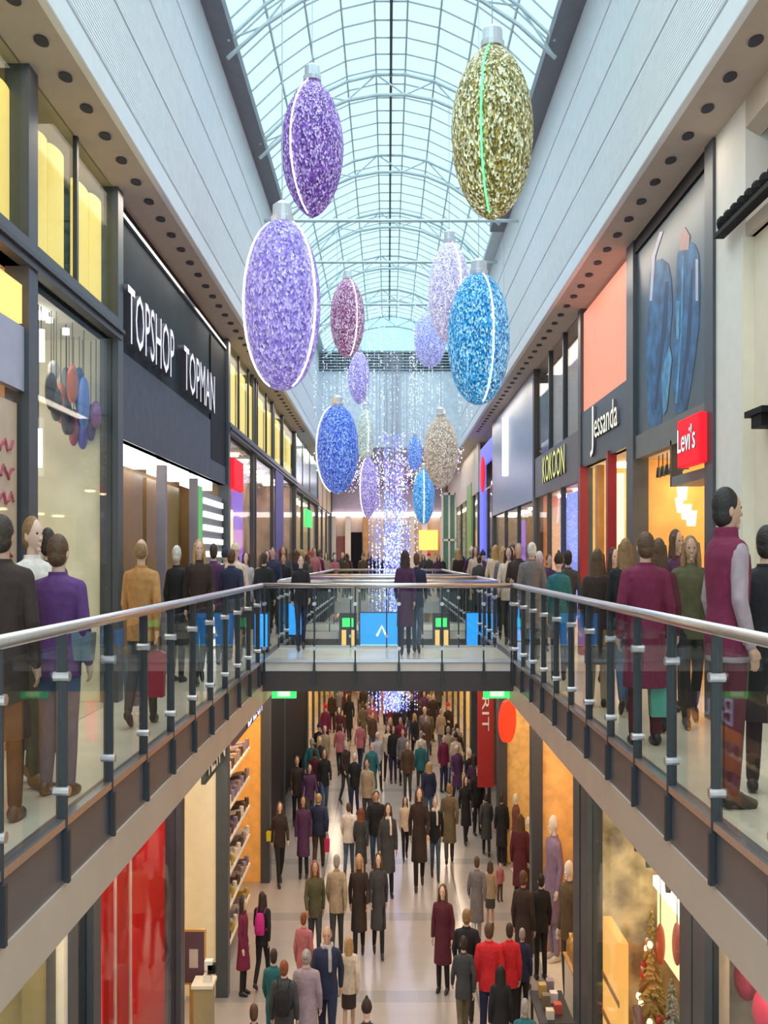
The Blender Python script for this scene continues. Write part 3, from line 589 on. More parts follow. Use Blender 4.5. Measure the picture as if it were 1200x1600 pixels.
bauble(527, 702, 33, 69, 20, ((.03,.08,.52),(.07,.17,.76),(.34,.52,1)), 'royal blue sparkling bauble low in the hall', (-75,), point=.9)
bauble(571, 680, 14, 42, 30.4, ((.34,.44,.44),(.48,.58,.55),(.85,.92,.85)), 'small pale green bauble beside the royal blue one', (20,))
bauble(575, 762, 14, 48, 28, ((.26,.16,.66),(.42,.32,.80),(.80,.76,1)), 'narrow violet bauble low beside the light curtain', (-60,))
bauble(662, 776, 17, 43, 29.5, ((.02,.22,.72),(.05,.34,.88),(.4,.75,1)), 'small azure bauble low beside the light curtain', (0,))
bauble(648, 708, 12, 27, 32, ((.06,.18,.70),(.14,.32,.88),(.55,.75,1)), 'tiny blue bauble left of the champagne one')
bauble(689, 706, 27, 57, 24, ((.30,.22,.17),(.44,.35,.28),(.80,.74,.66)), 'champagne sparkling bauble low on the right', point=1.1)
# light curtain (beads on strings, nobody could count them) and the fine sparkle nets
def beads(name, pos, mats, r, label, cat, strings=None, wire=.003):
    m = MB()
    for p in pos:
        k = R.randrange(len(mats)-1)
        x, y, z = p; q = r*R.uniform(.7, 1.3)
        m.add([(x+q, y, z), (x-q, y, z), (x, y+q, z), (x, y-q, z), (x, y, z+q*1.7), (x, y, z-q*1.7)], [(0,2,4),(2,1,4),(1,3,4),(3,0,4),(2,0,5),(1,2,5),(3,1,5),(0,3,5)], k)
    for (a, b_) in strings or (): m.tube([a, b_], wire, 3, len(mats)-1)
    m.build(name, mats, label=label, cat=cat, kind='stuff')
bl = [lum('bead_blue', (.10,.17,.9), 1.2), lum('bead_violet', (.30,.22,.95), 1.1), lum('bead_white', (.80,.88,1), 1.5), lum('bead_pale', (.35,.52,1), 1.2), M['steel']]
pos, st = [], []
for k in range(125):
    x = R.gauss(.15, .30); x = max(-.80, min(1.10, x)); y = 31+R.uniform(-.55, .55)
    st.append(((x, y, 7.9), (x, y, -3.3)))
    zt_ = R.choice([2.6, 3.4, 4.4, 5.6]); pos += [(x, y, -3.2+i*.14+R.uniform(-.06, .06)) for i in range(int((zt_+3.2)/.14))]
beads('light_curtain', pos, bl, .019, 'tall curtain of blue and white string lights hanging through the far void', 'string lights', st)
pos, st = [], []
for k in range(70):
    x, y = R.uniform(-2.2, 2.3), R.uniform(25.5, 33.5); z0 = R.uniform(4.6, 6); st.append(((x, y, roofz(x)-.1), (x, y, z0)))
    for i in range(24): pos.append((x, y, z0+R.uniform(0, 3.0)))
beads('light_net', pos, [lum('bead_soft', (.85,.92,1), 1.0), lum('bead_pale2', (.75,.8,1), .9), M['steel']], .012, 'sparse net of tiny white lights hanging before the far gable wall', 'string lights', st, .002)
pos = [(R.uniform(-2.7, 2.8), R.uniform(35, 49.5), 5.38-abs(R.gauss(0, .35))) for k in range(1500)]
beads('ceiling_lights', pos, [bl[2], bl[1], lum('bead_warm', (1,.85,.7), 2), M['steel']], .02, 'swarm of tiny lights under the dark ceiling of the far hall', 'string lights')
# blue advert screens and hanging signs
def screen(name, x0, x1, y, z0, z1, label, foot=None, fig=False):
    o = empty(name, ((x0+x1)/2, y, foot if foot is not None else z0), label, 'screen')
    box('housing', x0-.02, x1+.02, y, y+.10, (foot if foot is not None else z0-.02), z1+.02, M['dark'], o)
    box('display', x0, x1, y-.012, y, z0, z1, M['blue'], o)
    if fig:
        cx, cz = (x0*.42+x1*.58), (z0+z1)/2
        MB().tube([(cx-.10, y-.016, cz-.12), (cx, y-.016, cz+.08), (cx+.09, y-.016, cz-.12)], .022, 6).build('white_mark', M['white_l'], o)
        box('pale_border', x0, x1, y-.016, y-.011, z0, z0+.05, lum('pale_blue', (.35,.75,1), 1.2), o)
    return o
screen('advert_screen', px_x(563, 19.85), px_x(621, 19.85), 19.85, -.28, .40, 'blue lit screen with white mark at the middle of the second bridge', fig=True)
screen('advert_screen', px_x(729, 19.85), px_x(776, 19.85), 19.85, -.28, .40, 'blue lit screen at the right end of the second bridge')
screen('advert_totem', px_x(449, 18.4), px_x(474, 18.4), 18.4, .08, .66, 'slim blue lit totem screen standing on the left gallery', foot=0)
screen('advert_totem', px_x(805, 17.8), px_x(834, 17.8), 17.8, .02, .66, 'blue lit totem screen standing on the right gallery', foot=0)
screen('advert_totem', px_x(398, 15.6), px_x(418, 15.6), 15.6, .1, .62, 'narrow blue lit totem screen near the left bridge corner', foot=0)
def hangsign(x0, x1, y, z0, z1, label, zt):
    o = empty('exit_sign', ((x0+x1)/2, y, z0), label, 'sign')
    box('sign_body', x0, x1, y, y+.08, z0, z1, M['green'], o); xm = (x0+x1)/2; w = (x1-x0)*.26
    box('pale_middle', xm-w, xm+w, y-.006, y, z0+.03, z1-.03, M['pgreen'], o)
    MB().tube([(xm, y+.04, z1), (xm, y+.04, zt)], .012, 6).build('hanger', M['dark'], o)
hangsign(-1.72, -1.36, 14.7, -.58, -.44, 'green lit sign hung under the left corner of the near bridge', -.36)
hangsign(1.42, 1.82, 14.7, -.58, -.43, 'green lit sign hung under the right corner of the near bridge', -.36)
for px0, px1, l in ((530, 557, 'left of'), (676, 703, 'right of')):
    x0, x1, y = px_x(px0, 19.88), px_x(px1, 19.88), 19.88
    o = empty('information_panel', ((x0+x1)/2, y, 0), 'dark information panel with green light and amber strips %s the central blue screen' % l, 'panel')
    box('housing', x0, x1, y, y+.08, -.28, .40, M['dark'], o)
    box('green_light', x0+.06, x1-.06, y-.012, y, .12, .30, M['green'], o)
    for k in (0, 1): box('amber_strip', x0+.05+k*(x1-x0)*.5, x0+.05+k*(x1-x0)*.5+.09, y-.012, y, -.26, .06, lum('amber_strip', (1,.62,.20), .7), o)

# ------------------------------------------------------------------ people
def remesh(mb, vox, name, smooth=2, fac=.6):
    me = mb.mesh(name); o = bpy.data.objects.new(name, me); COL.objects.link(o)
    r = o.modifiers.new('r', 'REMESH'); r.mode = 'VOXEL'; r.voxel_size = vox
    if smooth: sm = o.modifiers.new('s', 'SMOOTH'); sm.iterations = smooth; sm.factor = fac
    out = bpy.data.meshes.new_from_object(o.evaluated_get(bpy.context.evaluated_depsgraph_get())); out.name = name
    COL.objects.unlink(o); bpy.data.objects.remove(o); bpy.data.meshes.remove(me)
    for p in out.polygons: p.use_smooth = True
    return out
def lerp(a, b, t): return tuple(p+(q-p)*t for p, q in zip(a, b))
def limb(mb, pts, rad, n=12):
    """tapered limb with rounded ends and a soft joint"""
    mb.tube(pts, rad, n)
    for p, r in zip(pts, rad): mb.ell(p, (r, r, r), 10, 7)
# poses: joints of a 1.75 m figure facing -Y. arms: (elbow, wrist), legs: (knee, ankle, toe direction y, toe drop)
def pose(kind):
    hip = [(-.09, 0, .92), (.09, 0, .92)]; sh = [(-.178, .0, 1.395), (.178, .0, 1.395)]
    if kind == 'stand':
        arms = [((-.235, .03, 1.14), (-.24, -.05, .90)), ((.235, .03, 1.14), (.24, -.05, .90))]
        legs = [((-.095, -.01, .50), (-.10, .02, .085), 0), ((.095, -.015, .50), (.11, .01, .085), 0)]
    elif kind == 'walk':
        arms = [((-.235, .10, 1.16), (-.23, .09, .92)), ((.235, -.06, 1.15), (.22, -.22, .97))]
        legs = [((-.09, -.15, .52), (-.09, -.25, .095), .0), ((.09, .05, .50), (.09, .30, .17), .5)]
    elif kind == 'walk2':
        arms = [((-.235, -.06, 1.15), (-.22, -.22, .97)), ((.235, .10, 1.16), (.23, .09, .92))]
        legs = [((-.09, .05, .50), (-.09, .28, .16), .5), ((.09, -.14, .52), (.09, -.22, .095), .0)]
    else:                                                  # 'bag': one forearm bent up as if holding a bag strap
        arms = [((-.24, .02, 1.15), (-.16, -.20, 1.14)), ((.235, .02, 1.14), (.235, -.05, .90))]
        legs = [((-.09, -.08, .51), (-.09, -.12, .09), 0), ((.09, .03, .50), (.095, .14, .11), .25)]
    return hip, sh, arms, legs
def torso_rows(g, z0=.86, flare=0):
    rows = [(0, .0, .84, .150, .105), (0, .005, .92, .172, .122), (0, .0, 1.00, .165, .118), (0, -.002, 1.10, .143, .104), (0, 0, 1.20, .155, .112), (0, .0, 1.30, .172, .120), (0, .005, 1.38, .180, .112), (0, .01, 1.44, .150, .085), (0, .012, 1.475, .080, .062)]
    return [(x, y, z, rx+g, ry+g) for x, y, z, rx, ry in rows if z >= z0-.001]
def headfn(q):
    """a head shape over the unit sphere: narrower jaw, brow, eye hollows, cheeks"""
    x, y, z = q
    if z < 0: x *= 1-.30*(-z)**1.3; y = y*(1-.16*(-z)) + (.0 if y > 0 else -.04*(-z))
    if y < 0:
        ex = abs(abs(x)-.36); 
        if -.05 < z < .28 and ex < .24: y += .09*(1-ex/.24)*(1-abs(z-.11)/.17)
        if .24 < z < .46: y -= .03*(1-abs(x))
    return Vector((x, y, z))
def add_head(mb):
    mb.tube([(0, .02, 1.40), (0, .012, 1.50), (0, .0, 1.58)], [.062, .054, .052], 12)
    mb.ell((0, 0, 1.635), (.077, .098, .118), 24, 18, fn=headfn)
    mb.poly([(-.017, -.085, 1.605), (.017, -.085, 1.605), (.007, -.086, 1.66), (-.007, -.086, 1.66)], (0, -.012, 0))
    mb.ell((0, -.100, 1.612), (.015, .018, .012), 8, 6)
    mb.ell((0, -.088, 1.578), (.024, .010, .006), 8, 6); mb.ell((0, -.086, 1.567), (.020, .010, .006), 8, 6); mb.ell((0, -.074, 1.540), (.026, .02, .016), 8, 6)
    for s_ in (-1, 1): mb.ell((s_*.078, .012, 1.628), (.010, .02, .032), 8, 7)
def add_hand(mb, wr, el, s_):
    wr = Vector(wr); d = (wr-Vector(el)).normalized(); side = Vector((1, 0, 0)); fw = d.cross(side).normalized()
    if fw.y > 0: fw = -fw
    pc = wr+d*.05
    mb.tube([wr, wr+d*.03, wr+d*.085], [.024, .030, .027], 8)
    for k, (o, ln) in enumerate(((-.027, .066), (-.009, .078), (.009, .073), (.027, .056))):
        b = wr+d*.08+fw*(-o); inn = side*(-s_)
        mb.tube([b, b+d*ln*.5+inn*.006, b+d*ln*.8+inn*.022, b+d*ln*.92+inn*.036], [.0095, .009, .008, .0065], 6)
    tb = wr+d*.03+fw*.024; mb.tube([tb, tb+d*.03+fw*.02, tb+d*.062+fw*.022], [.012, .0105, .008], 6)
LIB = {}
def lib(kind, what):
    key = (kind, what)
    if key in LIB: return LIB[key]
    hip, sh, arms, legs = pose(kind); mb = MB(); vox = .011; sm = 2
    if what == 'body':
        vox = .0075; sm = 1
        mb.rings(torso_rows(0), 24); add_head(mb)
        for i, s_ in ((0, -1), (1, 1)):
            e, w = arms[i]; limb(mb, [sh[i], lerp(sh[i], e, .5), e, lerp(e, w, .35), w], [.056, .048, .041, .042, .026], 12)
            limb(mb, [(0, .01, 1.42), sh[i]], [.07, .056]); add_hand(mb, w, e, s_)
            k, a, td = legs[i]; limb(mb, [hip[i], lerp(hip[i], k, .5), k, lerp(k, a, .35), a], [.092, .078, .056, .057, .036], 14)
            foot(mb, a, td, .040)
    elif what == 'jacket' or what == 'coat':
        rows = torso_rows(.020)
        if what == 'jacket': mb.rings([(0, .005, .80, .192, .142)]+rows, 24)
        else:
            fy = sum(legs[i][0][1] for i in (0, 1))/2
            mb.rings([(0, fy*.8+.01, .48, .215, .205), (0, fy*.5, .66, .205, .182), (0, .0, .80, .196, .155)]+rows, 24)
        mb.rings([(0, .012, 1.44, .090, .080), (0, .014, 1.49, .078, .074), (0, .018, 1.508, .079, .076)], 18)
        for i in (0, 1):
            e, w = arms[i]; w2 = lerp(e, w, .97)
            limb(mb, [sh[i], lerp(sh[i], e, .5), e, lerp(e, w, .4), w2], [.064, .061, .057, .053, .042], 12); limb(mb, [(0, .01, 1.425), sh[i]], [.080, .062])
    elif what == 'trousers':
        mb.rings([(0, .0, .83, .150, .112), (0, .005, .92, .181, .131), (0, 0, 1.02, .172, .125)], 22)
        for i in (0, 1):
            k, a, td = legs[i]; limb(mb, [hip[i], lerp(hip[i], k, .5), k, lerp(k, a, .5), lerp(k, a, .95)], [.100, .088, .068, .063, .054], 14)
    elif what == 'skirt':
        mb.rings([(0, .0, .56, .19, .17), (0, .0, .75, .188, .150), (0, .005, .92, .184, .134), (0, 0, 1.02, .172, .125)], 22)
    elif what in ('shoe0', 'shoe1'):
        i = int(what[-1]); k, a, td = legs[i]; foot(mb, a, td, .050); mb.tube([lerp(a, k, .22), a], [.046, .046], 10); vox = .01; sm = 1
    elif what == 'short':
        mb.ell((0, .020, 1.662), (.086, .098, .104), 20, 14); mb.ell((0, .035, 1.61), (.080, .080, .075), 16, 10); vox = .01; sm = 1
    elif what == 'thin':
        mb.ell((0, .034, 1.640), (.083, .084, .085), 20, 14); vox = .01; sm = 1
    elif what == 'long':
        mb.ell((0, .022, 1.662), (.090, .100, .106), 20, 14)
        mb.rings([(0, .06, 1.34, .085, .04), (0, .062, 1.42, .105, .055), (0, .05, 1.52, .102, .062), (0, .03, 1.62, .094, .080)], 20)
        for s_ in (-1, 1): mb.tube([(s_*.078, -.02, 1.70), (s_*.090, -.015, 1.60), (s_*.096, -.03, 1.50), (s_*.092, -.045, 1.38)], [.03, .033, .034, .018], 8)
    elif what == 'bun':
        mb.ell((0, .020, 1.662), (.085, .098, .103), 20, 14); mb.ell((0, .115, 1.68), (.045, .045, .045), 12, 9); mb.ell((0, .035, 1.61), (.078, .078, .07), 16, 10)
    elif what == 'hat':
        mb.ell((0, .012, 1.685), (.096, .112, .100), 20, 14); mb.rings([(0, .005, 1.655, .100, .115), (0, .005, 1.690, .102, .117)], 20); mb.ell((0, 0, 1.79), (.03, .03, .03), 10, 7)
    elif what == 'scarf':
        mb.tube([(.085*math.cos(t*PI/7), .012+.082*math.sin(t*PI/7), 1.49+.012*math.sin(t*2)) for t in range(14)], .034, 8, closed=True); mb.tube([(.05, -.09, 1.48), (.06, -.145, 1.36), (.06, -.15, 1.18)], [.03, .034, .03], 8)
    elif what == 'backpack':
        mb.rings([(0, .20, 1.02, .13, .07), (0, .21, 1.10, .145, .09), (0, .20, 1.28, .14, .085), (0, .18, 1.40, .10, .05)], 18)
        for s_ in (-1, 1): mb.tube([(s_*.11, .14, 1.40), (s_*.115, .03, 1.48), (s_*.115, -.12, 1.40), (s_*.13, -.12, 1.20), (s_*.15, .10, 1.08)], .02, 6)
    elif what == 'vest':
        mb.rings([(0, .005, .83, .196, .148)]+torso_rows(.032), 24); mb.rings([(0, .012, 1.44, .095, .088), (0, .014, 1.54, .085, .085)], 18)
        for i in (0, 1): limb(mb, [(0, .01, 1.40), lerp((0, .01, 1.40), sh[i], .85)], [.092, .080])
    elif what == 'eyes':
        for s_ in (-1, 1): mb.ell((s_*.029, -.083, 1.648), (.012, .010, .009), 8, 6)
        me = mb.mesh('eye'); LIB[key] = me; return me
    LIB[key] = remesh(mb, vox, what, sm); 
    return LIB[key]
def foot(mb, a, td, r):
    a = Vector(a); f = Vector((0, -1, -td)).normalized()
    h = a+Vector((0, .035, -.035)); 
    mb.tube([h, a+f*.05+Vector((0, 0, -.042)), a+f*.13+Vector((0, 0, -.058)), a+f*.19+Vector((0, 0, -.064))], [r*.95, r*1.0, r*.82, r*.5], 10)
    mb.ell(h, (r, r, r), 10, 7)
SKINS = [(.60,.38,.28), (.66,.44,.34), (.52,.31,.22), (.70,.48,.38)]
MATS = {'body': 'skin', 'short': 'hair', 'thin': 'hair', 'long': 'hair', 'bun': 'hair', 'eyes': 'eye', 'shoe0': 'gloss', 'shoe1': 'gloss'}
NAMES = {'short': 'hair', 'thin': 'hair', 'long': 'hair', 'bun': 'hair', 'shoe0': 'shoe', 'shoe1': 'shoe', 'hat': 'knit_hat', 'eyes': 'eyes'}
SX = .64                                                   # the people of this hall are slender
def person(x, y, zf, h, face, kind, top, topc, bot, botc, hair, hairc, label, group, extra=(), near=True, skin=None, shoec=(.02,.02,.022), sx=1):
    """face: degrees, 0 looks towards the camera, 180 away, 90 towards +X, -90 towards -X"""
    o = empty('person', (x, y, zf), label, 'person', group)
    o.scale = (SX*sx*h/1.75*1.03, SX*sx*h/1.75*1.03, h/1.75*.997); o.rotation_euler.z = math.radians(face)
    sk = skin or SKINS[R.randrange(4)]
    parts = [('body', sk), (hair, hairc), (top, topc), (bot, botc), ('shoe0', shoec), ('shoe1', shoec)]+list(extra)
    if near and abs(face) < 120: parts.append(('eyes', (.02,.02,.02)))
    for w, c in parts:
        if not w: continue
        me = lib(kind if w in ('body', 'jacket', 'coat', 'trousers', 'skirt', 'shoe0', 'shoe1', 'vest') else 'stand', w)
        if not me.materials: me.materials.append(M[MATS.get(w, 'cloth')])
        p = bpy.data.objects.new(NAMES.get(w, w), me); COL.objects.link(p); p.parent = o; p.color = (*c, 1)
    return o
HC = dict(black=(.012,.010,.009), dark=(.035,.02,.013), brown=(.09,.045,.022), blond=(.42,.26,.11), grey=(.30,.28,.27), white=(.62,.60,.58), red=(.22,.06,.025), tan=(.25,.14,.06))
C = dict(black=(.012,.012,.015), navy=(.018,.024,.065), dgrey=(.05,.05,.055), grey=(.17,.16,.17), lgrey=(.42,.39,.42), white=(.72,.66,.62), cream=(.66,.52,.40), tan=(.46,.22,.075), brown=(.085,.045,.025), dbrown=(.035,.02,.016),
  maroon=(.16,.012,.05), plum=(.075,.025,.085), purple=(.10,.035,.16), red=(.62,.018,.025), pink=(.44,.14,.16), magenta=(.50,.02,.22), teal=(.02,.13,.15), blue=(.04,.12,.38), jean=(.06,.10,.18), khaki=(.14,.11,.06), olive=(.09,.085,.04), beige=(.38,.29,.20), mauve=(.34,.26,.30), wine=(.09,.012,.025))
LH_ = 6.85
def lower(px, hy, fy, face, kind, top, tc, bot, bc, hair, hc, label, extra=(), **kw):
    y = LH_*F/(fy-VY); x = px_x(px, y); h = (fy-hy)/(fy-VY)*LH_
    return person(x, y, ZL, h, face, kind, top, C[tc], bot, C[bc], hair, HC[hc], label, 'shoppers on the lower floor', [(e, C[c]) for e, c in extra], **kw)
def upper(px, hy, X, face, kind, top, tc, bot, bc, hair, hc, label, extra=(), group='shoppers on the galleries', h=None, **kw):
    y = X*F/abs(px-VX); h = h or ZC-(hy-VY)*y/F
    return person(math.copysign(X, px-VX), y, 0, h, face, kind, top, C[tc], bot, C[bc], hair, HC[hc], label, group, [(e, C[c]) for e, c in extra], **kw)
J, K, T, SK = 'jacket', 'coat', 'trousers', 'skirt'
# ---- galleries, the people who show largest
upper(4, 806, 2.20, 180, 'stand', K, 'dbrown', T, 'black', 'short', 'dark', 'person in black brown coat seen from behind at the near left edge', sx=1.15)
upper(52, 808, 2.34, 62, 'bag', J, 'white', T, 'khaki', 'short', 'tan', 'fair haired person in pinkish white top and khaki trousers looking aside', sx=1.05, shoec=(.30,.15,.06))
upper(76, 826, 2.62, 170, 'stand', J, 'dgrey', T, 'dgrey', 'short', 'dark', 'dark haired person half hidden between white topped and purple jacketed people')
upper(92, 836, 2.08, 172, 'stand', J, 'purple', T, 'jean', 'short', 'brown', 'person in bright purple jacket seen from behind at the left railing', sx=1.22)
upper(221, 842, 2.20, 178, 'walk', J, 'tan', T, 'dgrey', 'thin', 'tan', 'balding person in tan jacket carrying two bags before the brown doors', sx=1.08)
upper(277, 853, 2.55, 160, 'stand', K, 'black', T, 'black', 'short', 'white', 'white haired person in long black coat by the striped panel')
upper(311, 843, 2.25, 20, 'walk', J, 'dbrown', T, 'black', 'long', 'blond', 'person with long blond hair in dark brown jacket on the left gallery')
upper(334, 850, 2.45, 180, 'stand', J, 'plum', T, 'dgrey', 'short', 'dark', 'dark haired person in plum jacket in front of the white stripes')
upper(362, 858, 2.15, 175, 'walk', J, 'navy', T, 'jean', 'short', 'brown', 'person in navy jacket just beyond the striped panel', sx=1.1)
upper(1137, 763, 2.06, 98, 'stand', 'vest', 'maroon', T, 'wine', 'short', 'black', 'tall dark haired person in maroon vest and mauve hoodie at right railing', extra=[('jacket', 'mauve')], sx=1.16)
upper(1198, 822, 2.42, 160, 'stand', K, 'black', T, 'black', 'short', 'black', 'person in long black coat cut by the right edge', sx=1.2)
upper(1079, 838, 2.72, -8, 'walk', J, 'olive', T, 'black', 'long', 'tan', 'fair haired person in dark olive jacket walking towards the viewer', sx=1.15)
upper(1057, 828, 2.84, 30, 'stand', J, 'plum', T, 'dgrey', 'long', 'brown', 'brown haired person in plum jacket behind the olive jacketed one')
upper(1008, 832, 2.07, 180, 'stand', K, 'maroon', T, 'wine', 'short', 'brown', 'person in bright maroon coat seen from behind at the right railing', sx=1.28)
upper(1029, 842, 2.28, 170, 'walk', J, 'wine', T, 'dgrey', 'long', 'brown', 'brown haired person in wine jacket beside the maroon coat')
upper(977, 842, 2.28, 175, 'walk', J, 'black', T, 'jean', 'long', 'tan', 'person with light brown hair and black jacket before the dark column')
upper(959, 856, 2.55, 20, 'walk2', K, 'black', T, 'black', 'long', 'dark', 'dark haired person in black coat by the dark red post')
upper(934, 858, 2.12, 160, 'stand', K, 'dbrown', T, 'beige', 'long', 'brown', 'person in dark brown coat and beige trousers before the script shop', sx=1.05)
upper(887, 860, 2.40, 180, 'walk', J, 'dgrey', T, 'jean', 'short', 'black', 'black haired person in charcoal jacket before the blue poster', sx=1.1)
upper(873, 866, 2.10, 175, 'stand', J, 'teal', T, 'navy', 'hat', 'dark', 'person in dark teal jacket and knit hat on the right gallery')
upper(858, 866, 2.6, 15, 'stand', J, 'plum', T, 'dgrey', 'short', 'brown', 'person in plum jacket between grey coat and teal jacket')
upper(831, 848, 2.12, 178, 'stand', K, 'grey', T, 'dgrey', 'short', 'white', 'white haired person in grey coat near the right bridge corner', sx=1.2)
# on the bridges
person(px_x(633, 15.3), 15.3, 0, 1.62, 180, 'walk', 'coat', C['plum'], T, C['navy'], 'long', HC['dark'], 'person in dark plum coat standing on the near footbridge', 'people on the footbridges')
person(px_x(651, 15.7), 15.7, 0, 1.58, 170, 'walk2', 'jacket', C['navy'], T, C['jean'], 'short', HC['brown'], 'person in navy jacket and jeans beside the plum coat on near bridge', 'people on the footbridges')
person(px_x(470, 16.1), 16.1, 0, 1.55, 10, 'walk', 'jacket', C['black'], T, C['navy'], 'short', HC['dark'], 'person in black jacket by the blue totem on the near footbridge', 'people on the footbridges')
# ---- lower floor, the people who show largest
lower(410, 1393, 1545, 165, 'walk', J, 'black', T, 'black', 'long', 'dark', 'person in black with a magenta backpack walking away beside the shoe shop', [('backpack', 'magenta')])
lower(380, 1402, 1555, 80, 'stand', K, 'maroon', T, 'black', 'long', 'dark', 'person in purple maroon coat and black boots at the shoe shop window', sx=.95)
lower(492, 1345, 1505, 10, 'walk2', J, 'olive', T, 'dgrey', 'long', 'red', 'long haired person in olive patterned jacket with arms forward')
lower(526, 1335, 1500, 178, 'walk', J, 'beige', T, 'dgrey', 'short', 'grey', 'grey haired person in beige jacket seen from behind')
lower(561, 1335, 1497, 0, 'walk', K, 'dbrown', T, 'black', 'long', 'blond', 'blond person in nearly black knee length coat left of the bright streak', sx=.98)
lower(591, 1333, 1494, 5, 'walk2', K, 'dgrey', T, 'black', 'long', 'brown', 'brown haired person in charcoal coat beside the blond one', sx=.95)
lower(692, 1382, 1550, -20, 'stand', K, 'wine', T, 'black', 'long', 'brown', 'person in wine coat and tall black boots alone on the bright floor', sx=1.05)
lower(729, 1420, 1607, 175, 'walk', J, 'black', T, 'dgrey', 'short', 'tan', 'person in black jacket beside the red jackets, fair hair', sx=1.15)
lower(764, 1442, 1632, 178, 'stand', J, 'red', T, 'navy', 'short', 'brown', 'person in bright red jacket, the wider of two red jackets', sx=1.2)
lower(796, 1442, 1625, 182, 'stand', J, 'red', T, 'black', 'short', 'dark', 'person in bright red jacket nearest the amber shops', sx=1.0)
lower(782, 1508, 1690, 180, 'stand', K, 'black', T, 'black', 'long', 'black', 'black haired person in dark coat in front of the two red jackets')
lower(816, 1450, 1600, 170, 'stand', J, 'navy', T, 'black', 'short', 'grey', 'grey haired person in navy jacket beside a red jacket')
lower(545, 1463, 1625, 178, 'walk', J, 'cream', SK, 'dbrown', 'long', 'blond', 'blond person in cream jacket and dark skirt in the lower middle', sx=1.0)
lower(511, 1447, 1650, 0, 'walk2', J, 'navy', T, 'navy', 'thin', 'tan', 'balding person in dark navy suit facing the viewer', [('scarf', 'lgrey')], sx=1.2)
lower(479, 1483, 1672, 176, 'stand', K, 'mauve', T, 'dgrey', 'bun', 'grey', 'grey haired person in broad pale mauve coat seen from behind', sx=1.22)
lower(475, 1425, 1585, 160, 'stand', J, 'pink', T, 'dgrey', 'short', 'red', 'person in faded rose top behind the pale mauve coat')
lower(444, 1500, 1690, 178, 'stand', J, 'dgrey', T, 'black', 'short', 'red', 'person with black backpack and auburn hair near the lower left', [('backpack', 'black')], sx=1.15)
lower(428, 1482, 1665, 175, 'walk', J, 'teal', T, 'teal', 'short', 'dark', 'dark haired person in teal jacket near the lower left')
lower(397, 1568, 1780, 178, 'stand', J, 'black', T, 'black', 'short', 'brown', 'brown haired person whose head shows at the bottom below the shoe shop')
lower(573, 1563, 1790, 180, 'stand', J, 'dgrey', T, 'dgrey', 'hat', 'dark', 'person in dark pointed hat at the bottom edge')
lower(820, 1560, 1760, 178, 'stand', J, 'teal', T, 'black', 'short', 'grey', 'grey haired person in dark teal at the bottom edge by the shops')
lower(437, 1253, 1383, 20, 'walk', J, 'dbrown', T, 'black', 'long', 'brown', 'person in dark brown jacket with legs apart near the black shopfront')
lower(474, 1243, 1372, 0, 'stand', K, 'plum', T, 'black', 'long', 'dark', 'person in dark plum coat walking beside the navy jacket')
lower(498, 1240, 1358, 178, 'walk', J, 'navy', T, 'brown', 'short', 'blond', 'broad person in navy jacket and brown trousers with red bag', sx=1.3)
lower(464, 1182, 1294, 10, 'walk2', J, 'dbrown', T, 'black', 'short', 'tan', 'person in dark jacket in front of the black shop panels')
lower(545, 1254, 1368, 175, 'walk', J, 'white', T, 'jean', 'short', 'brown', 'person in white jacket and blue jeans', sx=1.1)
lower(564, 1262, 1382, 178, 'walk', K, 'dgrey', T, 'jean', 'long', 'red', 'auburn haired person in charcoal coat behind the white jacket')
lower(588, 1236, 1360, 0, 'walk2', J, 'black', T, 'jean', 'short', 'dark', 'broad person in black jacket and jeans left of the bright streak', sx=1.3)
lower(606, 1255, 1402, 10, 'stand', K, 'dgrey', T, 'black', 'long', 'dark', 'person in dark grey coat with pale scarf at bright streak edge', [('scarf', 'white')])
lower(633, 1245, 1343, 5, 'walk', J, 'cream', T, 'black', 'long', 'brown', 'person in cream jacket and black boots right of the bright streak')
lower(655, 1230, 1388, 0, 'walk', K, 'dbrown', T, 'black', 'long', 'brown', 'brown haired person in dark brown coat paired with white scarf person', sx=1.0)
lower(680, 1246, 1374, 0, 'walk2', J, 'black', T, 'jean', 'short', 'grey', 'person in black jacket with white scarf and blue jeans', [('scarf', 'white')], sx=1.0)
lower(702, 1225, 1350, 178, 'walk', K, 'khaki', T, 'dgrey', 'short', 'tan', 'person in khaki coat and grey trousers seen from behind', sx=1.1)
lower(728, 1213, 1318, 10, 'walk', K, 'black', T, 'black', 'long', 'dark', 'person in black teal coat left of the red banner')
lower(760, 1240, 1337, 178, 'walk2', K, 'dgrey', T, 'black', 'short', 'dark', 'person in dark grey coat below the red banner', sx=1.1)
lower(745, 1338, 1478, 178, 'walk', K, 'grey', T, 'lgrey', 'short', 'brown', 'person in grey coat walking beside the beige jacket')
lower(766, 1345, 1452, 176, 'stand', J, 'beige', SK, 'dgrey', 'long', 'brown', 'brown haired person in beige jacket beside the grey coat')
lower(784, 1240, 1352, 170, 'stand', K, 'black', T, 'black', 'short', 'dark', 'person in long black coat beside the dark pier')
lower(781, 1348, 1408, 20, 'stand', J, 'pink', T, 'brown', 'short', 'red', 'small child in salmon top by the amber shop', sx=1.2)
lower(813, 1272, 1425, 160, 'stand', K, 'wine', T, 'dbrown', 'long', 'brown', 'brown haired person in wine coat at the amber shop front')
lower(818, 1360, 1545, 150, 'stand', K, 'dbrown', T, 'brown', 'short', 'brown', 'person in dark brown coat at the timber lined shop')
lower(845, 1365, 1530, 190, 'stand', J, 'black', T, 'black', 'short', 'black', 'black haired person in black jacket near the purple figure')
lower(724, 1462, 1640, 186, 'walk', J, 'dgrey', T, 'khaki', 'short', 'dark', 'dark haired person with khaki trousers in front of the fair haired one')
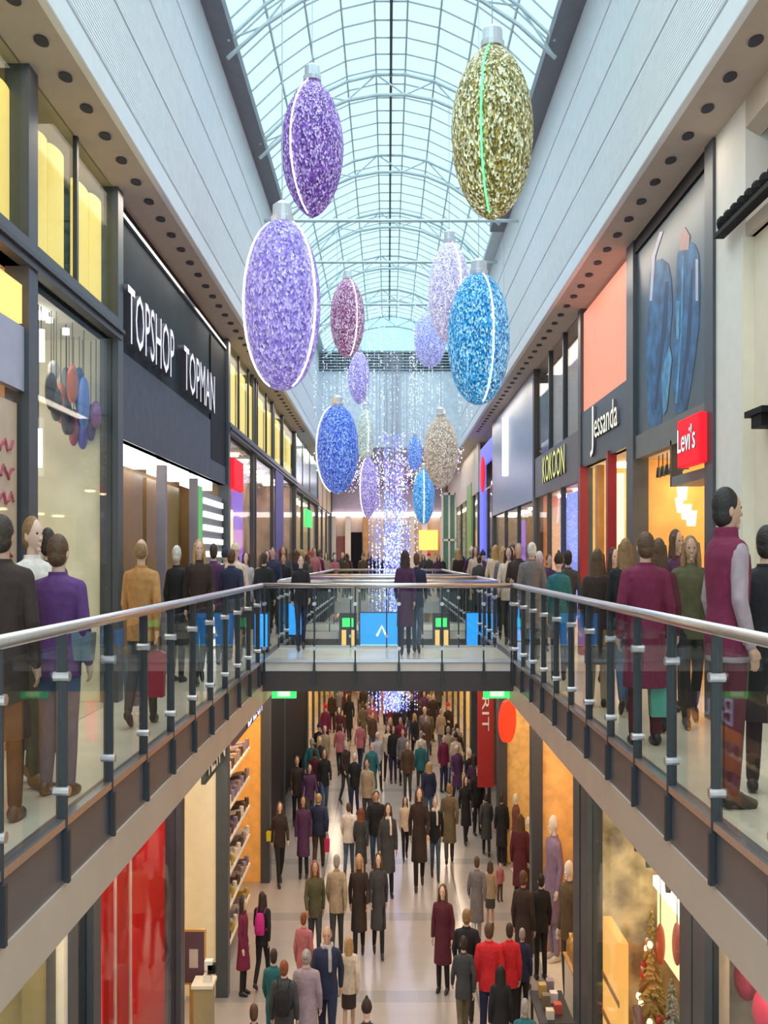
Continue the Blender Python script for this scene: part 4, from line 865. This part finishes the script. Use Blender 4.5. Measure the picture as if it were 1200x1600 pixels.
# ---- crowds further off: each described by clothes and order
def ordn(n): return ['first','second','third','fourth','fifth','sixth','seventh','eighth','ninth','tenth','eleventh','twelfth','thirteenth','fourteenth','fifteenth','sixteenth','seventeenth','eighteenth','nineteenth','twentieth'][n] if n < 20 else 'twenty-'+ordn(n-20) if n < 39 else 'fortieth' if n == 39 else 'forty-'+ordn(n-40) if n < 59 else 'fifty-'+ordn(n-59+0)
PAL = [('black', 'black'), ('navy', 'navy'), ('dgrey', 'charcoal'), ('dbrown', 'dark brown'), ('maroon', 'maroon'), ('plum', 'plum'), ('grey', 'grey'), ('brown', 'brown'), ('black', 'black'), ('khaki', 'khaki'), ('cream', 'cream'), ('wine', 'wine red'), ('teal', 'dark teal'), ('dgrey', 'charcoal'), ('pink', 'pink'), ('beige', 'beige'), ('navy', 'navy'), ('black', 'black'), ('dbrown', 'dark brown'), ('lgrey', 'pale grey')]
HL = [('short', 'dark', 'short dark hair'), ('long', 'brown', 'long brown hair'), ('short', 'brown', 'short brown hair'), ('long', 'blond', 'long blond hair'), ('short', 'grey', 'grey hair'), ('hat', 'dark', 'a knit hat'), ('long', 'dark', 'long dark hair'), ('bun', 'brown', 'a brown bun'), ('short', 'white', 'white hair')]
KINDS = ['walk', 'walk2', 'stand', 'walk', 'bag']
def crowd(spots, where, group, key, R2):
    spots = sorted(spots, key=key)
    for n, (x, y, zf, face) in enumerate(spots):
        tc, tn = R2.choice(PAL); hm, hc, hn = R2.choice(HL); tp = R2.choice([J, J, K]); k = R2.choice(KINDS)
        hcol = C[R2.choice(['red', 'grey', 'cream', 'navy'])] if hm == 'hat' else HC[hc]
        person(x, y, zf, R2.uniform(1.56, 1.80), face+R2.uniform(-20, 20), k, tp, C[tc], T, C[R2.choice(['black', 'jean', 'dgrey', 'navy', 'black'])], hm, hcol, '%s %s: %s, %s' % (ordn(n), where, tn+' '+tp, hn), group, near=False, sx=R2.uniform(.98, 1.18))
R2 = random.Random(21)
def scatter(n, fx, fy, zf, dmin, taken):
    out = []; tries = 0
    while len(out) < n and tries < 6000:
        tries += 1; x, y = fx(), fy()
        if all(abs(x-a)*1.0+abs(y-b)*.55 > dmin for a, b in taken):
            taken.append((x, y)); out.append((x, y, zf, R2.choice([0, 180, 180, 0, 170, 20])))
    return out
taken = []
LB = [o for o in bpy.data.objects if o.name.startswith('person')]
taken = [(o.location.x, o.location.y) for o in LB if o.location.z < -1]
crowd(scatter(76, lambda: R2.uniform(-2.3, 2.3), lambda: R2.uniform(24.5, 44), ZL, .42, taken), 'from left in the far lower crowd', 'far crowd on the lower floor', lambda p: p[0]/p[1], R2)
takenu = [(o.location.x, o.location.y) for o in LB if o.location.z > -1]+[(o.location.x, o.location.y) for o in bpy.data.objects if o.name.startswith('advert_totem')]
crowd(scatter(26, lambda: -R2.uniform(2.06, 2.52), lambda: R2.uniform(13.6, 32.4), 0, .47, takenu), 'from left in the left gallery crowd', 'crowd on the left gallery', lambda p: p[0]/p[1], R2)
crowd(scatter(24, lambda: R2.uniform(2.06, 2.70), lambda: R2.uniform(14.8, 32.4), 0, .47, takenu), 'from left in the right gallery crowd', 'crowd on the right gallery', lambda p: p[0]/p[1], R2)
crowd(scatter(22, lambda: R2.uniform(-2.35, 2.4), lambda: R2.uniform(34, 46), 0, .40, takenu), 'from left in the far hall crowd', 'crowd in the far hall', lambda p: p[0]/p[1], R2)

# ------------------------------------------------------------------ bags carried, and goods in the shops
def bag(px, py, w, h, y, col, label, d=.10, name='shopping_bag'):
    x, z = px_x(px, y), py_z(py, y)
    o = empty(name, (x, y, z-h/2), label, 'bag')
    MB().poly([(x-w*.42, y-d/2, z-h/2), (x+w*.42, y-d/2, z-h/2), (x+w/2, y-d/2, z+h*.42), (x+w*.2, y-d/2, z+h/2), (x-w*.2, y-d/2, z+h/2), (x-w/2, y-d/2, z+h*.42)], (0, d, 0)).build('bag_body', M['gloss'], o, color=C[col] if isinstance(col, str) else col)
    for yy in (-d*.3, d*.3): MB().tube([(x-w*.22, y+yy, z+h*.47), (x-w*.16, y+yy, z+h*.78), (x+w*.16, y+yy, z+h*.78), (x+w*.22, y+yy, z+h*.47)], .008, 6).build('bag_handle', M['gloss'], o, color=(.03,.03,.03))
    return o
yt = 2.20*F/(606-221)
bag(207, 1062, .14, .46, yt+.02, (.12,.15,.20), 'blue grey shopping bag hanging from the tan jacketed person')
bag(245, 1052, .15, .42, yt+.02, (.36,.02,.05), 'dark red shopping bag hanging from the tan jacketed person')
bag(131, 1008, .13, .19, 6.25, (.13,.20,.26), 'pale blue handbag beside the purple jacket', name='handbag')
bag(986, 985, .17, .16, 9.3, (.02,.14,.55), 'bright blue bag carried beside the maroon coat', name='handbag')
bag(1030, 1088, .17, .32, 7.95, (.10,.42,.36), 'teal green shopping bag hanging near the maroon coat')
bag(1148, 1060, .14, .24, 6.0, (.12,.10,.05), 'olive bag by the legs of the tall person in maroon vest', name='handbag')
bag(420, 1306, .10, .20, LH_*F/(1385-VY), (.65,.55,.02), 'bright yellow bag by the black shopfront on the lower floor')
bag(511, 1320, .12, .30, LH_*F/(1358-VY)-.1, (.55,.02,.10), 'red bag carried by the broad person in navy jacket')
# hanging ornaments in the left upper window
oc = [((.03,.03,.035), 'black'), ((.05,.05,.055), 'charcoal'), ((.50,.14,.08), 'coral'), ((.16,.20,.28), 'slate'), ((.04,.04,.05), 'jet black'), ((.60,.16,.12), 'salmon'), ((.12,.05,.03), 'brown'), ((.06,.16,.40), 'mid blue'), ((.10,.22,.62), 'sky blue'), ((.07,.12,.60), 'cobalt'), ((.03,.05,.30), 'deep navy'), ((.25,.08,.30), 'violet'), ((.75,.70,.72), 'white'), ((.35,.08,.12), 'dark pink')]
op = [(80,612,9,45),(88,632,8,40),(95,630,5,48),(103,610,6,55),(104,650,8,45),(113,600,6,46),(108,660,9,30),(124,610,9,55),(131,630,8,62),(129,672,10,46),(142,660,6,44),(150,648,7,32),(84,578,7,22),(115,668,5,44)]
for (px, py, w, h), (c, cn) in zip(op, oc):
    Xo = 2.98+R.uniform(0, .25); x, y, z = pt(px, py, Xo); rz = h*y/F*.66; ry = w*y/F*1.75
    o = empty('hanging_ornament', (x, y, z), '%s teardrop ornament in the coloured cluster in the upper left window' % cn, 'ornament', 'cluster of hanging ornaments')
    MB().rings([(x, y, z+rz*math.cos(PI*i/12), .05*math.sin(PI*i/12)**.8+.001, ry*math.sin(PI*i/12)**.8+.001) for i in range(13)], 14).build('ornament_body', M['gloss'], o, smooth=True, color=c)
    MB().tube([(x, y, z+rz), (x, y, 3.75)], .004, 4).build('thread', M['dark'], o)
for px, py, h in ((64, 540, 50), (77, 500, 8), (103, 518, 10), (60, 700, 60)):
    x, y, z = pt(px, py, 3.1); hh = h*y/F/2
    o = empty('pendant_lamp', (x, y, z), 'white glowing tube lamp in the upper left window, %s' % {50: 'tall one high up', 8: 'small one near the top', 10: 'short one beside the cluster top', 60: 'longest one low at the frame'}[h], 'lamp')
    MB().tube([(x, y, z-hh), (x, y, z+hh)], .035, 10).build('tube', lum('soft_tube', (1,.98,.9), 1.3), o); MB().tube([(x, y, z+hh), (x, y, 3.75)], .006, 5).build('cord', M['dark'], o)
def mannequin(x, y, zf, h, face, topc, botc, label, skirt=False):
    o = empty('mannequin', (x, y, zf), label, 'mannequin'); o.scale = (SX*h/1.75, SX*h/1.75, h/1.75); o.rotation_euler.z = math.radians(face)
    for w, c in (('body', (.75,.70,.66)), ('coat' if skirt else 'jacket', topc), ('trousers', botc)):
        if c is None: continue
        me = lib('stand', w)
        p = bpy.data.objects.new('figure' if w == 'body' else w, me); COL.objects.link(p); p.parent = o; p.color = (*c, 1)
        if not me.materials: me.materials.append(M[MATS.get(w, 'cloth')])
    return o
for px, hgt, t, b_, l in ((62, 1.7, (.35,.33,.32), (.05,.05,.05), 'mannequin in grey top behind the upper left window'), (118, 1.7, (.55,.50,.38), (.45,.40,.30), 'mannequin in sand outfit behind the upper left window'), (137, 1.72, (.06,.07,.08), (.06,.07,.08), 'mannequin in charcoal outfit behind the upper left window')):
    x, y, z = pt(px, 900, 3.35); mannequin(x, y, 0, hgt, 90, t, b_, l)
for px, t, l in ((1040, (.25,.16,.08), 'mannequin in brown jacket in the amber denim shop'), (1062, (.60,.45,.30), 'mannequin in sand jacket in the amber denim shop')):
    x, y, z = pt(px, 900, 3.7); mannequin(x, y, 0, 1.75, -90, t, (.05,.08,.16), l)
dk = bpy.data.objects
for k, (px, py) in enumerate(((1046, 770), (1052, 800), (1066, 770), (1072, 800), (1060, 790), (1080, 810))):
    x, y, z = pt(px, py, 3.6)
    MB().rings([(x, y, z-.09, .05, .05), (x, y, z+.09, .07, .07)], 12).build('shop_lamp', lum('amber_lamp', (1,.80,.45), 2.0), label='small glowing lamp in the denim shop, %s from the entrance head down' % ordn(k), cat='lamp', group='lamps in the denim shop')
box('light_column', 3.5, 3.6, 9.55, 9.75, 0, 2.6, lum('cream_tube', (1,.93,.75), 1.3), label='tall cream light column inside the denim shop', cat='lamp')
# pink poster figures at the far left
o = empty('wall_poster', (-2.86, 7.4, 1.2), 'peach shop poster with rose script at the near left window', 'poster')
box('sheet', -2.90, -2.88, 5.2, 7.7, .7, 2.7, mat('peach_sheet', (.85,.58,.42), .6, noise=.05), o)
for k in range(5): MB().tube([(-2.875, 6.9+t*.05+.02*math.sin(k), 2.35-k*.2+.05*math.sin(t*1.9+k)) for t in range(15)], .014, 5).build('script_line', mat('rose_ink', (.55,.10,.14), .6), o)
box('plum_block', -2.875, -2.865, 6.8, 7.65, .75, 1.35, mat('plum_print', (.28,.06,.09), .6), o)
# shoe shop shelves with shoes
zsh = [-4.9, -4.3, -3.75, -3.2, -2.65, -2.1]
sh = empty('display_shelf', (-2.85, 17.6, ZL), 'stepped cream shelves of shoes in the amber lower shop', 'shelf')
for z in zsh: box('shelf_board', -3.1, -2.62, 15.9, 18.9, z-.04, z, M['cream'], sh)
box('shelf_back', -3.14, -3.1, 15.9, 18.9, ZL, -1.6, mat('mauve_back', (.42,.32,.38), .6), sh)
scol = [((.30,.22,.30), 'mauve'), ((.75,.65,.55), 'cream'), ((.10,.06,.04), 'dark brown'), ((.35,.25,.22), 'taupe'), ((.20,.16,.28), 'violet'), ((.50,.35,.05), 'mustard')]
sm_ = MB(); sm_.tube([(0, -.12, .045), (0, -.04, .05), (0, .06, .04), (0, .13, .025)], [.035, .045, .04, .025], 8); sm_.tube([(0, -.10, .05), (0, -.10, .13)], [.036, .034], 8)
shoe_me = remesh(sm_, .01, 'shoe', 1); shoe_me.materials.append(M['gloss'])
rown = ['lowest', 'second lowest', 'third lowest', 'third highest', 'second highest', 'top']
for i, z in enumerate(zsh):
    for k in range(8):
        c, cn = scol[R.randrange(6)]
        p = bpy.data.objects.new('shoe', shoe_me); COL.objects.link(p); p.location = (-2.78, 16.15+k*.36, z); p.rotation_euler.z = PI/2+R.uniform(-.3, .3); p.scale = (1.3, 1.3, 1.6)
        tag(p, '%s shoe on the %s shelf of the shoe shop, %s from near end' % (cn, rown[i], ordn(k)), 'shoe', 'shoes on the stepped shelves', color=c)
# lower left cream shop: framed purple poster, boxes, pedestal
yq = 13.3
o = empty('framed_poster', (px_x(305, yq), yq, py_z(1535, yq)), 'purple poster in tan frame standing in the cream lower shop', 'poster')
x0, x1, z0, z1 = px_x(289, yq), px_x(319, yq), py_z(1535, yq), py_z(1456, yq)
box('frame', x0-.02, x1+.02, yq, yq+.04, z0-.03, z1+.03, M['wood'], o); box('print', x0, x1, yq-.01, yq, z0, z1, mat('purple_print', (.09,.04,.07), .5), o)
box('pale_print', x0+.06, x1-.08, yq-.014, yq-.01, z0+.2, z0+.45, mat('pale_print', (.5,.42,.42), .5), o)
MB().box(x0+.05, x1-.05, yq+.05, yq+.25, ZL, z0-.03).build('easel_stand', M['wood'], o)
pd_ = empty('display_plinth', (px_x(318, 13.0), 13.0, ZL), 'olive tan plinth in front of the purple poster', 'plinth')
MB().box(px_x(303, 12.95), px_x(331, 12.95), 12.9, 13.15, ZL, py_z(1542, 12.95)).build('plinth_body', mat('olive_tan', (.36,.28,.16), .5), pd_); MB().box(px_x(300, 12.95), px_x(334, 12.95), 12.87, 13.2, py_z(1542, 12.95), py_z(1537, 12.95)).build('plinth_top', M['cream'], pd_)
for k, (px, py) in enumerate(((324, 1530), (331, 1514), (326, 1508))):
    x, z = px_x(px, 13.0), py_z(py, 13.0)
    MB().box(x-.05, x+.05, 12.97+k*.0, 13.07, z-.055 if k else py_z(1537, 12.95), z+.06).build('gift_box', [M['white'], M['black'], M['white']][k], label='%s gift box stacked on the olive tan plinth' % ['lower white', 'small black', 'upper white'][k], cat='box')
MB().ell(pt(342, 1420, 2.9), (.02, .12, .17), 14, 10).build('wall_plaque', mat('grey_plaque', (.22,.19,.17), .5), label='dark oval plaque on the pale panel of the cream shop', cat='plaque')
# festive window: fir trees with lights, tinsel figures
def fir(x, y, zf, h, col, label, n=9):
    o = empty('fir_tree', (x, y, zf), label, 'tree'); m = MB()
    MB().tube([(x, y, zf), (x, y, zf+h*.3)], .03, 8).build('trunk', M['wood'], o)
    for k in range(420):
        t = R.random()**.8; a = R.uniform(0, 2*PI); r0 = (1-t)*h*.13+.02; z = zf+h*(.12+.86*t)
        p = Vector((x, y, z)); q = p+Vector((math.cos(a)*r0, math.sin(a)*r0, -.10*h*(1-t)-.02)); w = Vector((-math.sin(a), math.cos(a), 0))*(.015+.02*(1-t)*h*.4)
        m.add([p, q+w, q+Vector((0, 0, -.03)), q-w], [(0, 1, 2), (0, 2, 3), (0, 3, 1)])
    m.build('foliage', mat('fir_'+col, {'green': (.05,.08,.03), 'frost': (.40,.42,.38), 'gold': (.42,.32,.12)}[col], .7, noise=.3), o)
    for k in range(22):
        t = R.uniform(.05, .9); a = R.uniform(PI*.6, PI*1.6); r0 = (1-t)*h*.13
        MB().ell((x+math.cos(a)*r0, y+math.sin(a)*r0, zf+h*(.10+.84*t)), (.035, .035, .045), 8, 6).build('bauble', [lum('warm_spark', (1,.85,.5), 1.5), mat('red_bauble', (.5,.03,.04), .3), M['metalw']][k % 3], o)
fir(3.12, 11.75, ZL, 2.75, 'gold', 'tallest golden fir behind the timber panel in the festive window')
fir(3.08, 10.75, ZL, 2.35, 'frost', 'tall frosted pale fir in the middle of the festive window')
fir(3.02, 9.95, ZL, 2.05, 'green', 'dark green fir in the festive window')
fir(3.0, 9.2, ZL, 1.9, 'gold', 'golden fir near the dark pier in the festive window')
fir(2.95, 8.7, ZL, 1.6, 'frost', 'small frosted fir nearest the dark pier')
for k in range(14):
    y = 8.7+k*.26; c = [(.55,.52,.50), (.30,.22,.16), (.62,.60,.55), (.16,.12,.08), (.35,.40,.44)][k % 5]; h = R.uniform(.35, 1.0)
    o = MB().rings([(2.9, y, LH-h*1.0-.2, .03, .03), (2.9, y, LH-h*.5-.1, .07, .085), (2.9, y, LH-.15, .02, .02)], 10).build('hanging_streamer', M['gloss'], smooth=True, color=c)
    tag(o, '%s hanging streamer from the near end of the festive window top' % ordn(k), 'ornament', 'streamers in the festive window')
tp = empty('timber_panel', (2.62, 11.3, ZL), 'bright amber timber panel standing in the festive window', 'panel')
xq, yq = 2.66, 2.66*F/(955-VX)
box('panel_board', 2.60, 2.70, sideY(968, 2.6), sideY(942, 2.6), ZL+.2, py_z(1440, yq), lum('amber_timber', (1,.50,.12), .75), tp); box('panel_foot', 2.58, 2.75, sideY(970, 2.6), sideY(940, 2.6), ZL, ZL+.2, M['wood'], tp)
for z in (-4.0, -3.55): box('cross_bar', 2.59, 2.60, sideY(968, 2.6), sideY(942, 2.6), z, z+.07, M['wood'], tp)
for px, c, cn in ((1032, (.45,.10,.06), 'rust'), (1058, (.60,.14,.10), 'red')):
    x, y, z = pt(px, 1475, 3.2); o = empty('hanging_ornament', (x, y, z), '%s oval ornament in front of the lit cream panel' % cn, 'ornament')
    MB().ell((x, y, z), (.05, .10, .24), 14, 10).build('ornament_body', M['gloss'], o, smooth=True, color=c); MB().tube([(x, y, z+.22), (x, y, -1.2)], .006, 5).build('thread', M['dark'], o)
MB().tube([(2.66, 10.6, -3.3), (2.64, 9.6, -3.9), (2.64, 9.0, -4.5)], .05, 8).build('tinsel_garland', mat('wine_garland', (.16,.05,.05), .6, bump=.6), label='wine red garland slanting across the festive window', cat='garland')
# string lights along the grey window
o = empty('string_lights', (2.5, 7, -.68), 'string of white lights along the top of the grey window', 'string lights')
MB().tube([(2.50, 5.4, -.70), (2.50, 7.55, -.70)], .006, 5).build('wire', M['dark'], o)
for k in range(14): MB().ell((2.49, 5.5+k*.155, -.76), (.02, .022, .045), 8, 6).build('bulb', lum('white_bulb', (1,1,1), 3), o)
for px, py, l in ((1165, 1530, 'dim red round ornament behind the grey window'), (1195, 1582, 'bright pink red round ornament behind the grey window')):
    x, y, z = pt(px, py, 2.75); MB().ell((x, y, z), (.08, .14, .16), 14, 10).build('window_ornament', mat('rose_'+str(px), (.45,.02,.08) if px < 1180 else (.85,.05,.15), .4), smooth=True, label=l, cat='ornament')
# tall purple figure and gold figures in the timber shop
mannequin(2.80, 2.8*F/(865-VX), ZL+.06, 2.45, -70, (.24,.17,.28), (.30,.24,.36), 'tall mannequin in long purple dress in the timber lined shop', True)
mannequin(2.75, 2.75*F/(889-VX), ZL+.06, 2.2, -60, (.10,.07,.035), (.06,.05,.04), 'mannequin in dark olive jacket beside the purple one')
pl = empty('display_plinth', (2.78, 14.1, ZL), 'pale plinth with gold vases in front of the purple mannequin', 'plinth')
box('plinth_body', 2.60, 2.98, 13.6, 14.6, ZL, ZL+1.02, M['cream'], pl); box('plinth_top', 2.58, 3.0, 13.58, 14.62, ZL+1.02, ZL+1.05, M['wood'], pl)
box('display_riser', 2.58, 3.2, 14.8, 17.1, ZL, ZL+.06, M['cream'], label='low cream platform under the purple and olive mannequins', cat='platform')
for k in range(5):
    x, y = 2.68, 13.7+k*.20; z = ZL+1.05
    o = MB().rings([(x, y, z, .05, .05), (x, y, z+.06, .075, .075), (x, y, z+.2, .07, .07), (x, y, z+.26, .03, .03), (x, y, z+.32, .035, .035)], 14).build('vase', mat('gold_vase', (.65,.40,.12), .3, .6), smooth=True)
    tag(o, 'gold vase on the pale plinth, %s from the near end' % ordn(k), 'vase', 'gold vases in the timber shop')
for k, (px, c, cn) in enumerate(((786, (.10,.05,.03), 'brown'), (806, (.18,.06,.04), 'rust'), (826, (.55,.52,.14), 'lime'))):
    x = 2.8; y = x*F/(px-VX); mannequin(x, y, ZL, 1.7, -80, c, (.06,.04,.04), '%s dressed mannequin in the amber shop under the round red sign' % cn)
# benches / tables of goods by the lower right shops
tb = empty('display_table', (2.2, 13.4, ZL), 'dark display table of small goods before the timber shop', 'table')
box('tabletop', 2.0, 2.45, 13.0, 14.0, ZL+.70, ZL+.75, M['dark'], tb)
for x in (2.03, 2.42):
    for y in (13.04, 13.96): MB().tube([(x, y, ZL), (x, y, ZL+.70)], .02, 8).build('leg', M['dark'], tb)
for k in range(6):
    x, y = 2.1+.13*(k % 2), 13.1+.16*k; h = R.uniform(.10, .2)
    tag(box('gift_box', x, x+.10, y, y+.12, ZL+.75, ZL+.75+h, M['gloss'], color=[(.7,.62,.5), (.6,.1,.06), (.2,.15,.1), (.75,.7,.65), (.5,.35,.1), (.3,.25,.3)][k]), '%s box on the dark display table by the timber shop' % ['cream', 'red', 'brown', 'white', 'mustard', 'mauve'][k], 'box', 'boxes on the display table')
